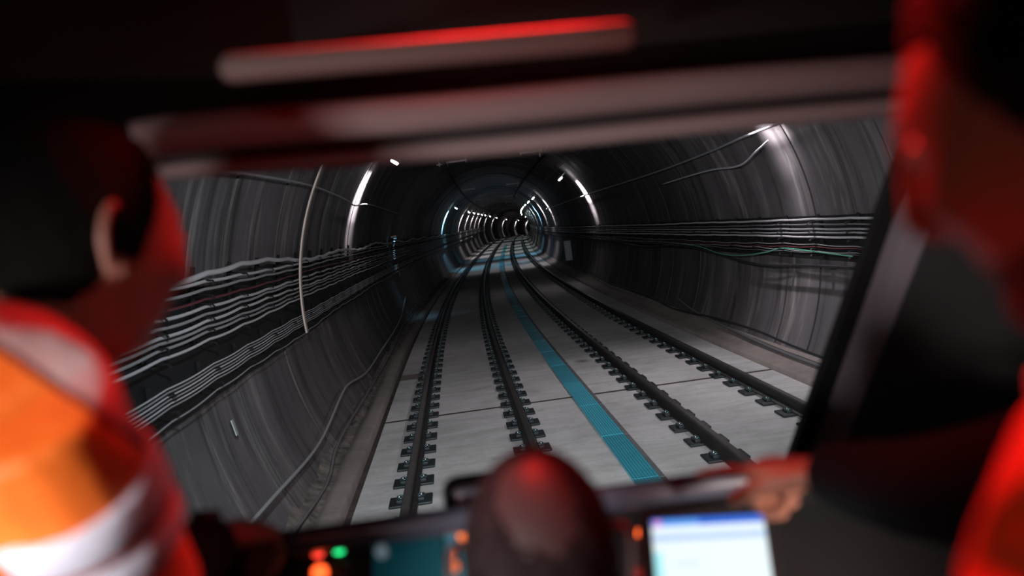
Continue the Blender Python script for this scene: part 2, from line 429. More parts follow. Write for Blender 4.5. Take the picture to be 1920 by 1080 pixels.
for i, (a, rad, mm, lab, sg) in enumerate(LA):
    cable(a, 3.30+.006*(i % 3), rad, 3.2, 150, M_CAB[mm], lab, sag=sg, amp=.006 if i else .03, seed=i, group='cables on the upper left rack')
for i in range(6):
    cable(181.0+.42*i, 3.29, .0085, 3.2, 110, M_CAB['grey' if i % 2 else 'pale'], '%s thin cable of the lower bundle on the left wall' % (ORD[i] if i < 5 else 'lowest'), sag=.015, seed=20+i, group='thin cables of the lower left bundle')
cable(184.6, 3.30, .009, 3.2, 60, M_CAB['grey'], 'single loose cable sagging just under the lower left bundle', sag=.018, amp=.012, seed=31)
RA = [(4.6, .024, 'pale', 'topmost pale cable of the right wall rack'), (3.4, .018, 'dark', 'second cable from the top on the right wall rack'), (2.5, .02, 'grey', 'third cable from the top on the right wall rack'),
      (1.6, .018, 'grey', 'fourth cable from the top on the right wall rack'), (.7, .022, 'pale', 'lowest pale cable of the upper right wall rack')]
for i, (a, rad, mm, lab) in enumerate(RA):
    cable(a, 3.31, rad, 5, 150, M_CAB[mm], lab, sag=.008, amp=.004, seed=50+i, group='cables on the upper right rack')
for i in range(4):
    cable(-1.2-.6*i, 3.31, .010, 5, 110, M_CAB[('grey', 'red', 'grey', 'dark')[i]], ('topmost thin grey cable of the lower right bundle', 'thin dark red cable in the lower right bundle', 'thin grey cable just below the dark red one on the right wall', 'lowest thin dark cable of the lower right bundle')[i], sag=.02, amp=.008, seed=60+i, group='thin cables of the lower right bundle')
def freecable(P, rad, m, label, n=8, name='cable', cat='cable', w=True, sides=7):
    """smooth curve through (s, ang, r) stations"""
    pts = []
    P = [P[0]]+list(P)+[P[-1]]
    for i in range(1, len(P)-2):
        for k in range(n):
            t = k/n; q = []
            for c in range(3):
                p0, p1, p2, p3 = P[i-1][c], P[i][c], P[i+1][c], P[i+2][c]
                q.append(.5*((2*p1)+(-p0+p2)*t+(2*p0-5*p1+4*p2-p3)*t*t+(-p0+3*p1-3*p2+p3)*t**3))
            pts.append(WP(*q))
    pts.append(WP(*P[-1]))
    o = MB().tube(pts, rad, sides).build(name, m); tag(o, label, cat); return o
freecable([(11.5, -3.3, 3.3), (12.9, -2.6, 3.28), (13.9, -2.3, 3.27), (14.65, -3.6, 3.26), (16.0, -5.0, 3.27), (17.3, -5.0, 3.28), (18.8, -3.4, 3.3), (21, -2.6, 3.32), (26, -2.8, 3.33)], .011, M_CAB['green'], 'thin green cable hanging in a loop below the right wall cables')
freecable([(6, -5, 3.32), (12.2, -5.8, 3.30), (14.6, -7.0, 3.30), (16, -6.7, 3.3), (18.4, -4.6, 3.32), (21, -3.5, 3.34), (25, -5, 3.34), (30, -3.6, 3.34)], .024, M_CAB['black'], 'thick black cable drooping under the right wall cables')
freecable([(6, -25.6, 3.36), (12.4, -25.4, 3.36), (15, -24.4, 3.35), (17.7, -24.9, 3.35), (20.7, -26.3, 3.36), (24.3, -24.8, 3.36), (30, -26, 3.36), (36, -24, 3.36), (44, -25, 3.36)], .020, M_CAB['black'], 'black cable running low along the foot of the right wall')
freecable([(4, -27.5, 3.40), (10, -27.2, 3.40), (13.5, -27.4, 3.40), (16.5, -26.2, 3.39), (19, -24.6, 3.38), (21, -22, 3.44)], .026, M_CAB['dark'], 'dark conduit half lying on the right kerb, below the black cable')
freecable([(4.5, 199.5, 3.37), (6.3, 201, 3.37), (8.15, 202.4, 3.36), (10.7, 204.1, 3.36), (13.3, 202.3, 3.35), (14.3, 202.3, 3.35), (16.5, 204.9, 3.36), (20.1, 205.2, 3.36), (23.3, 205.2, 3.37), (26.9, 203.7, 3.38), (31, 199, 3.42)], .020, M_CAB['grey'], 'upper grey cable snaking along the foot of the left wall')
freecable([(5, 205.5, 3.38), (7.5, 207.5, 3.37), (9.44, 209.1, 3.36), (10.3, 209.1, 3.36), (11.8, 207.5, 3.36), (16.2, 208.4, 3.36), (21.5, 208.7, 3.37), (26, 207, 3.38), (33, 206, 3.40)], .017, M_CAB['dark'], 'lower dark cable snaking beside the left kerb')
freecable([(7.2, 155.6, 3.36), (9.2, 154.6, 3.36), (12.1, 153.6, 3.34), (14.5, 153.8, 3.34), (16.8, 154.5, 3.35), (18.4, 155.4, 3.36), (20.0, 154.0, 3.33), (23.3, 153.8, 3.36), (30, 154.5, 3.38)], .016, M_CAB['grey'], 'single loose grey cable high on the left wall above the racks')
freecable([(5, 28.6, 3.36), (9, 28.0, 3.36), (12.3, 27.4, 3.35), (14.2, 26.9, 3.35), (16.4, 25.8, 3.35), (20.4, 24.6, 3.35), (26, 24.2, 3.35), (40, 24, 3.35), (60, 24, 3.36)], .022, M_CAB['grey'], 'straight grey conduit high on the right wall above the racks', name='conduit', cat='conduit')
freecable([(13.2, 24.5, 3.30), (13.9, 22.6, 3.28), (14.6, 20.6, 3.27), (15.3, 20.2, 3.28), (16.4, 20.6, 3.32), (18, 20.4, 3.34), (21, 19.5, 3.36)], .018, M_CAB['pale'], 'bent pale conduit below the straight one on the right wall', name='conduit', cat='conduit')
freecable([(12, 48.5, 3.34), (20, 47, 3.34), (28, 46.5, 3.34), (40, 46, 3.34), (70, 46, 3.34)], .014, M_CAB['dark'], 'thin dark cable along the tunnel roof on the right side')

# dark sheet trays behind the cables
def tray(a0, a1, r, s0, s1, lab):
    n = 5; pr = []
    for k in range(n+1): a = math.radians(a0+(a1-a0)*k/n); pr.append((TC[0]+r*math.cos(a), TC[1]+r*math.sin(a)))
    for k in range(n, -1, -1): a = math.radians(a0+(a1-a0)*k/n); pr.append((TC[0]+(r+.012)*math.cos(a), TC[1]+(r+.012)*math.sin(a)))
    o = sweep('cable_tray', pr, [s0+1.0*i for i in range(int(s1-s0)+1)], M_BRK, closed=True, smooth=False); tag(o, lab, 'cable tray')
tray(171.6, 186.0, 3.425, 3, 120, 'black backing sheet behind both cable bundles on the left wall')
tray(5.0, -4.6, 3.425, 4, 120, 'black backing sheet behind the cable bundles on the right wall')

# racks
def make_bracket(a0, a1, side, slots):
    e = empty('cable_bracket', (0, 0, 0))
    def W(a, r): a = math.radians(a); return Vector((K*(TC[0]+r*math.cos(a)), 0, K*(TC[1]+r*math.sin(a))))
    b = MB(); n = 10
    pts = [W(a0+(a1-a0)*k/n, 3.405) for k in range(n+1)]
    b.tube(pts, (.028, .05) and [(.05, .022)]*(n+1), 4, up=(side, 0, 0))
    b.build('post', M_BRK, e, smooth=False)
    for a in slots:
        c = MB(); c.tube([W(a, 3.43), W(a, 3.25), W(a-side*.35*-1, 3.235)], [(.035, .008)]*3, 4, up=(0, 0, 1)); c.build('arm', M_BRK, e, smooth=False)
    return e
def place_brackets(proto, s0, s1, fmt, grp):
    s = s0; i = 0
    while s < s1:
        o = proto if i == 0 else copy_tree(proto)
        x, y, z, th = fr(s); o.location = (K*x, K*y, K*z); o.rotation_euler = (0, 0, -th)
        where = 'near the cab' if s < 14 else 'in the middle distance' if s < 36 else 'far down the tunnel'
        tag(o, fmt+' '+where, 'cable bracket', grp+' '+where)
        s += BS; i += 1
place_brackets(make_bracket(168.2, 178.6, 1, (169.8, 171.8, 173.0, 174.8, 176.4, 178.2)), B0-BS, 84, 'black rack post holding the upper cables on the left wall,', 'upper left cable brackets')
place_brackets(make_bracket(180.4, 184.6, 1, (181.6, 183.6)), B0-BS, 84, 'short black rack post under the upper rack on the left wall,', 'lower left cable brackets')
place_brackets(make_bracket(5.4, -4.2, -1, (4.0, 2.0, 0.2, -2.0, -3.4)), B0-BS, 84, 'black rack post holding the cables on the right wall,', 'right cable brackets')

# curved strap down the left wall, over the cables
mb = MB(); pts = [WP(12.0, a, 3.235) for a in [100+(184.5-100)*k/30 for k in range(31)]]
mb.tube(pts, [(.055, .012)]*31, 4, up=(0, 0.01, 0) and None)
def strap(s, a0, a1, r, wdt, thick, m):
    vs = []; fs = []; n = 40
    for k in range(n+1):
        a = a0+(a1-a0)*k/n
        for rr_ in (r, r-thick):
            for sg in (-1, 1): vs.append(WP(s+sg*wdt/2, a, rr_))
    for k in range(n):
        b = k*4; c = b+4
        fs += [(b, c, c+1, b+1), (b+2, b+3, c+3, c+2), (b, b+2, c+2, c), (b+1, c+1, c+3, b+3)]
    fs += [(0, 1, 3, 2), (n*4, n*4+2, n*4+3, n*4+1)]
    return mk('conduit_strap', vs, fs, m, smooth=False)
M_STRAP = mat('strap_tan', (.42, .34, .30), .6, var=.15)
tag(strap(12.0, 98, 184.8, 3.245, .105, .02, M_STRAP), 'tan curved strap running down the left wall over the cables', 'conduit')

# ------------------------------------------------------------------ tunnel lamps
M_LB = mat('lamp_body', (.10, .10, .10), .4, .3)
def lens_mat(name, c, e): return mat(name, (.8, .8, .8), .3, emit=c, es=e)
LCOL = {'white': ((1.0, .93, .97), lens_mat('lens_white', (1, .95, .98), 45)), 'cyan': ((.28, .72, 1.0), lens_mat('lens_cyan', (.5, .95, 1.0), 30)), 'pale': ((.72, .97, .95), lens_mat('lens_pale_green', (.75, 1, .95), 30))}
def lamp(s, lat, h, col, power, label, side, wide=0.0, group=None, big=1.0):
    """side +1 right wall, -1 left wall"""
    x, y, z, th = fr(s); p = TP(s, lat, h)
    e = empty('tunnel_lamp', p, (0, 0, -th))
    dn = Vector((side*.62, 0, -.78)).normalized(); outv = Vector((side*.78, 0, .62)).normalized()
    up = -dn
    b = MB(); mt = Matrix((Vector((0, 1, 0)), dn, outv)).transposed()
    b.box(up*.05*big, (.42*big, .09*big, .22*big), mt, bev=.02)
    b.box(up*.02*big+outv*.19*big, (.05, .04, .22*big), mt)
    smooth_angle(b.build('lamp_body', M_LB, e))
    l = MB(); l.box(dn*.02*big, (.34*big, .07*big, .17*big), mt, bev=.025); smooth_angle(l.build('lens', LCOL[col][1], e))
    R3 = Matrix.Rotation(-th, 3, 'Z')
    d = R3 @ dn
    lo = light('lamp_light', 'AREA', p + d*.36*big + (R3 @ outv)*.16, d + (R3 @ outv)*.25, power, LCOL[col][0], shape='RECTANGLE', size=.95, size_y=.22, spread=math.radians(52))
    lo.parent = e; lo.matrix_parent_inverse = Matrix.LocRotScale(e.location, e.rotation_euler, None).inverted()
    if wide:
        lo = light('lamp_spill', 'SPOT', p + d*.10*big, R3 @ Vector((-side*.25, 0, -1)), wide, LCOL[col][0], spot_size=math.radians(110), spot_blend=.6, shadow_soft_size=.08)
        lo.parent = e; lo.matrix_parent_inverse = Matrix.LocRotScale(e.location, e.rotation_euler, None).inverted()
    tag(e, label, 'lamp', group)
RLAMP = [(13.4, 'white', 32, 330, 'nearest lamp, high on the right wall, mostly behind the windscreen header'), (35.0, 'white', 220, 0, 'large bright white lamp high on the right, first one fully in view'),
         (57.2, 'white', 180, 260, 'white lamp second in view along the right wall'), (66.5, 'white', 150, 200, 'white lamp third in view along the right wall'),
         (77.0, 'cyan', 500, 420, 'blue-tinged lamp fourth in view along the right wall'), (87.5, 'pale', 80, 200, None), (98.0, 'pale', 80, 200, None), (109, 'pale', 60, 200, None),
         (125, 'pale', 60, 200, None), (147, 'pale', 60, 200, None), (170, 'pale', 60, 250, None), (210, 'white', 150, 400, None), (240, 'white', 150, 400, None)]
for s, c, pw, wd, lab in RLAMP:
    lamp(s, 3.62, 3.80, c, pw, lab or 'pale greenish lamp in the distant chain of lights on the right wall', 1, wd, None if lab else 'distant lamps on the right wall')
LLAMP = [(19.7, 'white', 130, 0, 'large white lamp high on the left wall beside the header'), (63, 'cyan', 420, 380, 'blue-tinged lamp leftmost in the far tunnel'), (85, 'white', 120, 450, 'white lamp next after the blue one on the left wall'),
         (96.5, 'white', 110, 350, None), (107.5, 'white', 110, 300, None), (118.5, 'white', 110, 250, None), (130, 'white', 110, 200, None), (150, 'white', 110, 200, None), (180, 'white', 140, 250, None), (222, 'white', 200, 400, None), (262, 'white', 260, 500, None), (290, 'white', 260, 500, None)]
for s, c, pw, wd, lab in LLAMP:
    lamp(s, -1.02, 3.93, c, pw, lab or 'small distant white lamp in the row on the left wall', -1, wd, None if lab else 'distant lamps on the left wall')
# shielded wall light that washes the left wall near the second slab joint
x, y, z, th = fr(29.5); p = TP(29.5, -1.92, 2.47)
e = empty('wall_light', p, (0, 0, -th)); b = MB(); b.box((0, 0, .03), (.12, .26, .10), bev=.015); b.box((-.08, 0, .03), (.10, .05, .05)); smooth_angle(b.build('shield', M_LB, e)); b = MB(); b.box((0, 0, -.035), (.08, .20, .02)); b.build('lens', mat('lens_dim_blue', (.3, .5, .6), .4, emit=(.3, .7, 1), es=.4), e)
tag(e, 'small shielded blue wall light low on the left wall above the cables', 'lamp')
lo = light('wall_light_beam', 'AREA', p+Vector((.02, 0, -.07)), (-.12, .12, -1), 4, (.35, .75, 1), shape='RECTANGLE', size=.4, size_y=.3, spread=math.radians(95)); lo.parent = e; lo.matrix_parent_inverse = Matrix.LocRotScale(e.location, e.rotation_euler, None).inverted()

# cabinet and small plates on the walls
M_BOX = mat('cabinet_grey', (.42, .48, .50), .5, var=.1)
x, y, z, th = fr(45.5); e = empty('wall_cabinet', TP(45.5, 4.42, .48), (0, 0, -th))
b = MB(); b.box((0, 0, .52), (.36, .42, 1.04), bev=.015); smooth_angle(b.build('cabinet_body', M_BOX, e))
b = MB(); b.box((0, -.216, .52), (.31, .012, .96), bev=.004); dd = smooth_angle(b.build('door', M_BOX, e))
b = MB(); b.box((-.12, -.228, .55), (.02, .02, .12), bev=.004); b.build('handle', M_BRK, dd)
tag(e, 'pale grey upright cabinet on the lower right wall', 'cabinet')
M_WPL = mat('plate_pale', (.30, .34, .35), .7)
for s, a, lab in ((32.2, 186.5, 'small pale marker plate on the lower left wall below the blue wall light'), (8.4, 191.5, 'small grey patch plate on the lower left wall near the cab')):
    p = WP(s, a, 3.44); x, y, z, th = fr(s); b = MB(); b.box((0, 0, 0), (.012, .12 if s > 20 else .07, .22 if s > 20 else .16), Matrix.Rotation(math.radians(a-180), 3, 'Y').inverted(), bev=.003)
    o = b.build('marker_plate', M_WPL, loc=None, smooth=False); o.location = p; o.rotation_euler = (0, 0, -th); tag(o, lab, 'sign')

# overhead conductor rails and their supports
for lat, lab in ((-.156, 'dark overhead conductor rail above the left track'), (2.774, 'dark overhead conductor rail above the right track')):
    o = sweep('conductor_rail', [(lat-.04, 4.36), (lat-.04, 4.37), (lat-.012, 4.37), (lat-.012, 4.29), (lat-.02, 4.25), (lat+.02, 4.25), (lat+.012, 4.29), (lat+.012, 4.37), (lat+.04, 4.37), (lat+.04, 4.36)], [4+1.5*i for i in range(200)], M_RAIL, closed=True, smooth=False)
    tag(o, lab, 'conductor rail')
M_INS = mat('insulator_pale', (.55, .50, .50), .45)
M_GAL = mat('galvanised', (.38, .35, .36), .45, .3, var=.15)
def support(side):
    e = empty('catenary_support', (0, 0, 0)); 
    b = MB(); b.box((.30, 0, .25), (.78, .07, .07), bev=.008); smooth_angle(b.build('cross_bar', M_GAL, e))
    for xx in (-.08, .69):
        b = MB(); b.tube([(xx, 0, .16), (xx, 0, .50)], .014, 8); b.box((xx, 0, .25), (.05, .10, .10)); b.build('drop_rod', M_GAL, e, smooth=False)
    b = MB()
    for k in range(4): b.tube([(0, 0, .03+.04*k), (0, 0, .045+.04*k)], [.05, .03], 12)
    b.tube([(0, 0, .0), (0, 0, .25)], .02, 8); b.build('insulator', M_INS, e)
    b = MB(); b.box((-.28, 0, .20), (.20, .06, .05), bev=.01); b.tube([(-.28, 0, .10), (-.28, 0, .46)], .01, 6); b.box((-.28, 0, .20), (.06, .10, .12), bev=.01); smooth_angle(b.build('clamp', M_INS, e))
    return e
sp = support(1); k = 0
for s in (9.5, 31.5, 53.5, 75.5, 97.5, 119.5, 141.5):
    for lat, nm in ((-.156, 'left'), (2.774, 'right')):
        o = sp if k == 0 else copy_tree(sp); k += 1
        x, y, z, th = fr(s); o.location = TP(s, lat, 4.385); o.rotation_euler = (0, 0, -th + (math.pi if lat > 1 else 0))
        wh = {9.5: 'nearest the cab', 31.5: 'second from the cab', 53.5: 'third from the cab'}.get(s, 'far down the tunnel')
        tag(o, 'pale roof bracket with insulator above the %s track, %s' % (nm, wh), 'overhead bracket', 'overhead brackets above the %s track %s' % (nm, wh))
#CAB#
# ------------------------------------------------------------------ train cab
TCX = -0.17                                            # centre line of the train
FLZ = 1.22
M_PANEL = mat('cab_panel_dark', (.035, .032, .034), .55, bump=.1)
M_CEIL = mat('cab_ceiling', (.012, .008, .008), .6)
M_TRIM = mat('header_trim_grey', (.38, .30, .30), .5)
M_SHELL = mat('shell_grey', (.25, .25, .27), .4, .2)
M_PIL = mat('pillar_grey', (.30, .26, .30), .6)
M_FASC = mat('fascia_black', (.014, .009, .009), .6)
M_RUB = mat('rubber_black', (.006, .006, .006), .7)
M_FLOOR = mat('cab_floor', (.05, .05, .055), .7)
cab = empty('train_cab', (TCX, 0, FLZ)); tag(cab, 'dark driving cab of the train with raked windscreen and side pillar', 'train cab')
bpy.context.view_layer.update()
def cp(mb, name, m, parent=None, smooth=True, ang=35):
    parent = parent or cab
    off = Vector((TCX, 0, FLZ)) if parent is cab or parent.parent is cab else Vector((0, 0, 0))
    o = mb.build(name, m, parent, smooth)
    if off.length:
        o.data.transform(Matrix.Translation(-off))
    return smooth_angle(o, ang)
XL, XR = TCX-1.38, TCX+1.38
YR = -1.3
b = MB(); b.box((TCX, .45, FLZ-.04), (2.76, 3.5, .08)); cp(b, 'floor_panel', M_FLOOR)
b = MB(); b.box((TCX, .40, 3.46), (2.76, 3.4, .06)); b.box((TCX, .40, 3.53), (2.7, 3.3, .07), bev=.03); cp(b, 'roof_panel', M_CEIL)
b = MB(); b.box((TCX, YR-.03, 2.34), (2.76, .06, 2.24)); cp(b, 'rear_panel', M_PANEL)
# side walls with a window opening each
for x0, nm in ((XL-.03, -1), (XR+.03, 1)):
    b = MB()
    b.box((x0, .15, 2.34), (.06, 2.9, 2.24), bev=.01)
    cp(b, 'side_panel', M_PANEL)
# outer nose below the windscreen
b = MB()
Pn = [(1.55, FLZ-.35), (1.55, 1.9), (2.02, 2.10), (2.32, 2.06), (2.42, 1.6), (2.40, FLZ-.35)]
vs = [Vector((x, y, z)) for x in (XL, XR) for y, z in Pn]; n = len(Pn)
b.add(vs, [(i, (i+1) % n, n+(i+1) % n, n+i) for i in range(n)] + [tuple(range(n)), tuple(range(2*n-1, n-1, -1))]); cp(b, 'nose_shell', M_SHELL, ang=20)
for hx, hy, hz, hp, hc_ in HEAD:
    b = MB(); b.tube([(hx, hy-.10, hz), (hx, hy+.03, hz), (hx, hy+.03, hz), (hx, hy+.0, hz)], [.11, .11, .09, .085], 20); cp(b, 'headlight', M_SHELL)
b = MB(); b.box((TCX, 2.24, 3.42), (2.7, .30, .22), bev=.05); cp(b, 'roof_fairing', M_SHELL)

# right windscreen pillar: rubber seal, grey face, then dark return to the side wall
Pt, Pb = at(1722, 225, 1.90), at(1478, 885, 2.45)
def bar(name, pts0, pts1, depth, m, parent=cab):
    """prism between two image-independent section lines: pts0 top (inner, outer), pts1 bottom"""
    dv = Vector((0.10, 1, 0)).normalized()*depth
    v = [pts0[0], pts0[1], pts0[1]+dv, pts0[0]+dv, pts1[0], pts1[1], pts1[1]+dv, pts1[0]+dv]
    b = MB(); b.add(v, [(0, 1, 2, 3), (7, 6, 5, 4), (0, 4, 5, 1), (1, 5, 6, 2), (2, 6, 7, 3), (3, 7, 4, 0)]); return cp(b, name, m, parent, smooth=False)
ext = (Pt-Pb)*.35
def pl(px0, py0, d0, px1, py1, d1):
    return at(px0, py0, d0)+ext*0, at(px1, py1, d1)
bar('pillar_seal', (at(1758, 100, 1.80), at(1790, 100, 1.80)), (at(1462, 920, 2.45), at(1500, 920, 2.45)), .05, M_RUB)
bar('pillar', (at(1788, 100, 1.79), at(1880, 100, 1.70)), (at(1498, 920, 2.44), at(1552, 920, 2.30)), .06, M_PIL)
bar('pillar_return', (at(1878, 100, 1.70), at(2400, 50, 1.62)), (at(1550, 920, 2.30), at(2330, 935, 1.62)), .06, M_PANEL)
# left pillar mirrored about the centre line
def mir(p): return Vector((2*TCX-p.x, p.y, p.z))
bar('pillar', (mir(at(1788, 100, 1.79)), mir(at(1880, 100, 1.70))), (mir(at(1498, 920, 2.44)), mir(at(1552, 920, 2.30))), .06, M_PIL)
bar('pillar_return', (mir(at(1878, 100, 1.70)), mir(at(2400, 50, 1.62))), (mir(at(1550, 920, 2.30)), mir(at(2330, 935, 1.62))), .06, M_PANEL)

# windscreen glass, one raked pane a little bowed in plan
g = bpy.data.materials.new('windscreen_glass'); g.use_nodes = True; nt = g.node_tree; nt.nodes.clear()
out = nt.nodes.new('ShaderNodeOutputMaterial'); tr = nt.nodes.new('ShaderNodeBsdfTransparent'); gl = nt.nodes.new('ShaderNodeBsdfGlossy'); mx = nt.nodes.new('ShaderNodeMixShader'); fz = nt.nodes.new('ShaderNodeFresnel')
tr.inputs[0].default_value = (.97, .96, .97, 1); gl.inputs['Roughness'].default_value = .04; fz.inputs[0].default_value = 1.35
nt.links.new(fz.outputs[0], mx.inputs[0]); nt.links.new(tr.outputs[0], mx.inputs[1]); nt.links.new(gl.outputs[0], mx.inputs[2]); nt.links.new(mx.outputs[0], out.inputs[0])
xr_b = at(1480, 900, 2.47).x; xr_t = at(1740, 200, 1.86).x
vs = []; nn = 24
for j in range(9):
    t = j/8; z = 2.10+(3.20-2.10)*t; yy = 2.40-.60*t
    for i in range(nn+1):
        u = -1+2*i/nn; vs.append(Vector((TCX+u*(.98+.05*t), yy-.05*u*u, z)))
b = MB(); b.add(vs, [(j*(nn+1)+i, j*(nn+1)+i+1, (j+1)*(nn+1)+i+1, (j+1)*(nn+1)+i) for j in range(8) for i in range(nn)]); cp(b, 'windscreen', g)

# header over the windscreen: fascia, rolled trim and lower lip, all bowed forward in the middle
def header(name, pts, rad, m, n=16, up=(0, 0, 1)):
    P = []
    for i in range(25):
        t = i/24*(len(pts)-1); k = min(int(t), len(pts)-2); f_ = t-k; P.append(pts[k].lerp(pts[k+1], f_))
    # smooth
    for _ in range(6): P = [P[0]]+[(P[i-1]+P[i]*2+P[i+1])/4 for i in range(1, len(P)-1)]+[P[-1]]
    b = MB(); b.tube(P, [rad]*len(P), n, up=up); return cp(b, name, m)
D1 = 1.42
header('header_roll', [at(250, 266, 1.28), at(350, 248, 1.30), at(820, 212, 1.38), at(1300, 163, 1.44), at(1760, 128, 1.46)], (.030, .026), M_TRIM)
header('header_groove', [at(250, 305, 1.38), at(350, 290, 1.42), at(820, 254, 1.49), at(1300, 205, 1.54), at(1760, 165, 1.54)], (.026, .022), M_PANEL)
header('header_lip', [at(250, 326, 1.38), at(350, 312, 1.42), at(820, 284, 1.48), at(1300, 233, 1.53), at(1760, 192, 1.52)], (.022, .016), M_TRIM)
A0, A1, A2, A3 = [at(-500, 160, 1.2), at(560, 145, 1.55), at(1300, 75, 1.60), at(1760, 30, 1.58)], [at(-500, 285, 1.05), at(560, 236, 1.40), at(1300, 165, 1.50), at(1760, 130, 1.50)], None, None
vs = []; 
for k in range(4):
    a = A0[k]; c = A1[k]; top = Vector((a.x, a.y, 3.43)); vs += [top, a, c, c+Vector((0, .2, -.01)), Vector((c.x, c.y+.32, 3.43))]
b = MB(); b.add(vs, [(k*5+i, k*5+i+1, (k+1)*5+i+1, (k+1)*5+i) for k in range(3) for i in range(4)]+[(4, 3, 2, 1, 0), (15, 16, 17, 18, 19)]); cp(b, 'header_fascia', M_FASC, ang=15)

for x0_, x1_, nm_ in ((.60, XR+.02, 1), (XL-.02, -.80, -1)):
    b = MB(); b.box(((x0_+x1_)/2, 1.68, 3.27), (x1_-x0_, .05, .36)); cp(b, 'upper_bulkhead', M_FASC)
# rolled sun blind bar below the ceiling
M_ROD = mat('blind_tube', (.34, .24, .22), .6)
P0, P1 = at(432, 128, 1.12), at(1174, 65, 1.12)
ax = (P1-P0).normalized()
e = empty('sun_blind', (P0+P1)/2)
def rel(mb, name, m, e=e, **k):
    o = mb.build(name, m, e, **k); o.data.transform(Matrix.Translation(-e.location)); return smooth_angle(o)
b = MB(); L = (P1-P0).length; q = [P0-ax*.012, P0-ax*.008, P0] + [P0+ax*L*i/8 for i in range(1, 8)] + [P1, P1+ax*.008, P1+ax*.012]
b.tube(q, [.005, .012, .0162]+[.0162]*7+[.0162, .012, .005], 18); rel(b, 'blind_tube', M_ROD)
for f_ in (.06, .94):
    p = P0+ax*L*f_; vd = (p-CAM).normalized(); b = MB(); b.tube([p, p+vd*.30], .006, 8); rel(b, 'mounting_bracket', M_RUB)
tag(e, 'long reddish rounded tube under the dark cab ceiling', 'sun blind')
# the red lamp and the compartment lamp have bodies
e = empty('cab_lamp', (.10, 1.38, 3.39)); b = MB(); b.box((0, 0, .0), (.36, .14, .07), bev=.02); smooth_angle(b.build('lamp_body', M_PANEL, e))
M_RED = mat('lens_red', (.6, .05, .03), .3, emit=(1, .02, .01), es=1.5)
b = MB(); b.box((0, 0, -.032), (.30, .08, .01), bev=.003); b.build('lens', M_RED, e); tag(e, 'red ceiling lamp of the cab above the header', 'lamp')
e = empty('compartment_lamp', (-.25, -.95, 3.36)); b = MB(); b.box((0, 0, 0), (.7, .22, .08), bev=.02); smooth_angle(b.build('lamp_body', M_PANEL, e)); tag(e, 'dim white lamp on the cab ceiling behind the crew', 'lamp')
e = empty('vest_fill_lamp', (-1.13, -.33, 2.55)); b = MB(); b.box((0, 0, 0), (.10, .08, .3), Matrix.Rotation(-.5, 3, 'Z'), bev=.02); b.box((-.1, 0, 0), (.24, .04, .06)); smooth_angle(b.build('lamp_body', M_PANEL, e)); tag(e, 'added fill lamp out of view on the left cab wall, aimed at the vest', 'lamp')  # body for the added left vest fill
e = empty('vest_fill_lamp', (1.06, -.37, 2.42)); b = MB(); b.box((0, 0, 0), (.10, .08, .26), Matrix.Rotation(.5, 3, 'Z'), bev=.02); b.box((.07, 0, 0), (.20, .04, .06)); smooth_angle(b.build('lamp_body', M_PANEL, e)); tag(e, 'added fill lamp out of view on the right cab wall, aimed at the vest', 'lamp')  # body for the added right vest fill

# ------------------------------------------------------------------ control console
M_DASH = mat('dash_satin', (.08, .085, .12), .3, coat=.6)
M_CON = mat('console_black', (.006, .007, .008), .5)
M_TEAL = mat('teal_panel', (.01, .07, .09), .35, emit=(.0, .10, .14), es=.16)
M_TEAL2 = mat('teal_panel_lit', (.03, .12, .15), .35, emit=(.02, .16, .22), es=.35)
HE = at(880, 944, 1.45)                                # a point on the hood edge
hz = HE.z; hy = HE.y
con = empty('control_console', (TCX, hy+.2, FLZ)); bpy.context.view_layer.update()
def cc(mb, name, m, parent=None, ang=35, **k):
    o = mb.build(name, m, parent or con, **k); o.data.transform(Matrix.Translation(-con.location)); return smooth_angle(o, ang)
def extr(prof, x0, x1, nx=1, bow=0.0):
    n = len(prof); vs = []
    for i in range(nx+1):
        x = x0+(x1-x0)*i/nx; u = (x-TCX)/1.38
        vs += [Vector((x, y-bow*u*u, z)) for y, z in prof]
    b = MB(); b.add(vs, [(i*n+k, i*n+(k+1) % n, (i+1)*n+(k+1) % n, (i+1)*n+k) for i in range(nx) for k in range(n)]+[tuple(range(n))[::-1], tuple(nx*n+k for k in range(n))]); return b
# padded hood: rounded rim then top falling forward
rimr = .020
rim = [(hy-.004+rimr*math.cos(a), hz-rimr+rimr*math.sin(a)) for a in [math.radians(t) for t in (90, 115, 140, 165, 190, 215, 240, 262)]]
cc(extr([(hy+.55, hz-.24), (hy+.25, hz-.10)]+rim+[(hy+.10, hz-.09), (hy+.55, hz-.30)], XL, XR-.1, 12), 'hood', M_DASH)
# sloping face with panels, and the desk below
sl = Vector((0, -.62, -.78)).normalized()               # down the face
nrm = Vector((0, -.78, .62)).normalized()
F0 = Vector((0, hy+.035, hz-.030))
cc(extr([(F0.y, F0.z), (F0.y+sl.y*.34, F0.z+sl.z*.34), (F0.y+sl.y*.34-.16, F0.z+sl.z*.34-.03), (F0.y+sl.y*.34-.16, F0.z+sl.z*.34-.08), (F0.y+.02, FLZ+.75), (F0.y+.02, FLZ), (F0.y+.5, FLZ), (F0.y+.5, F0.z-.15)], XL, XR-.1, 1), 'console_body', M_CON)
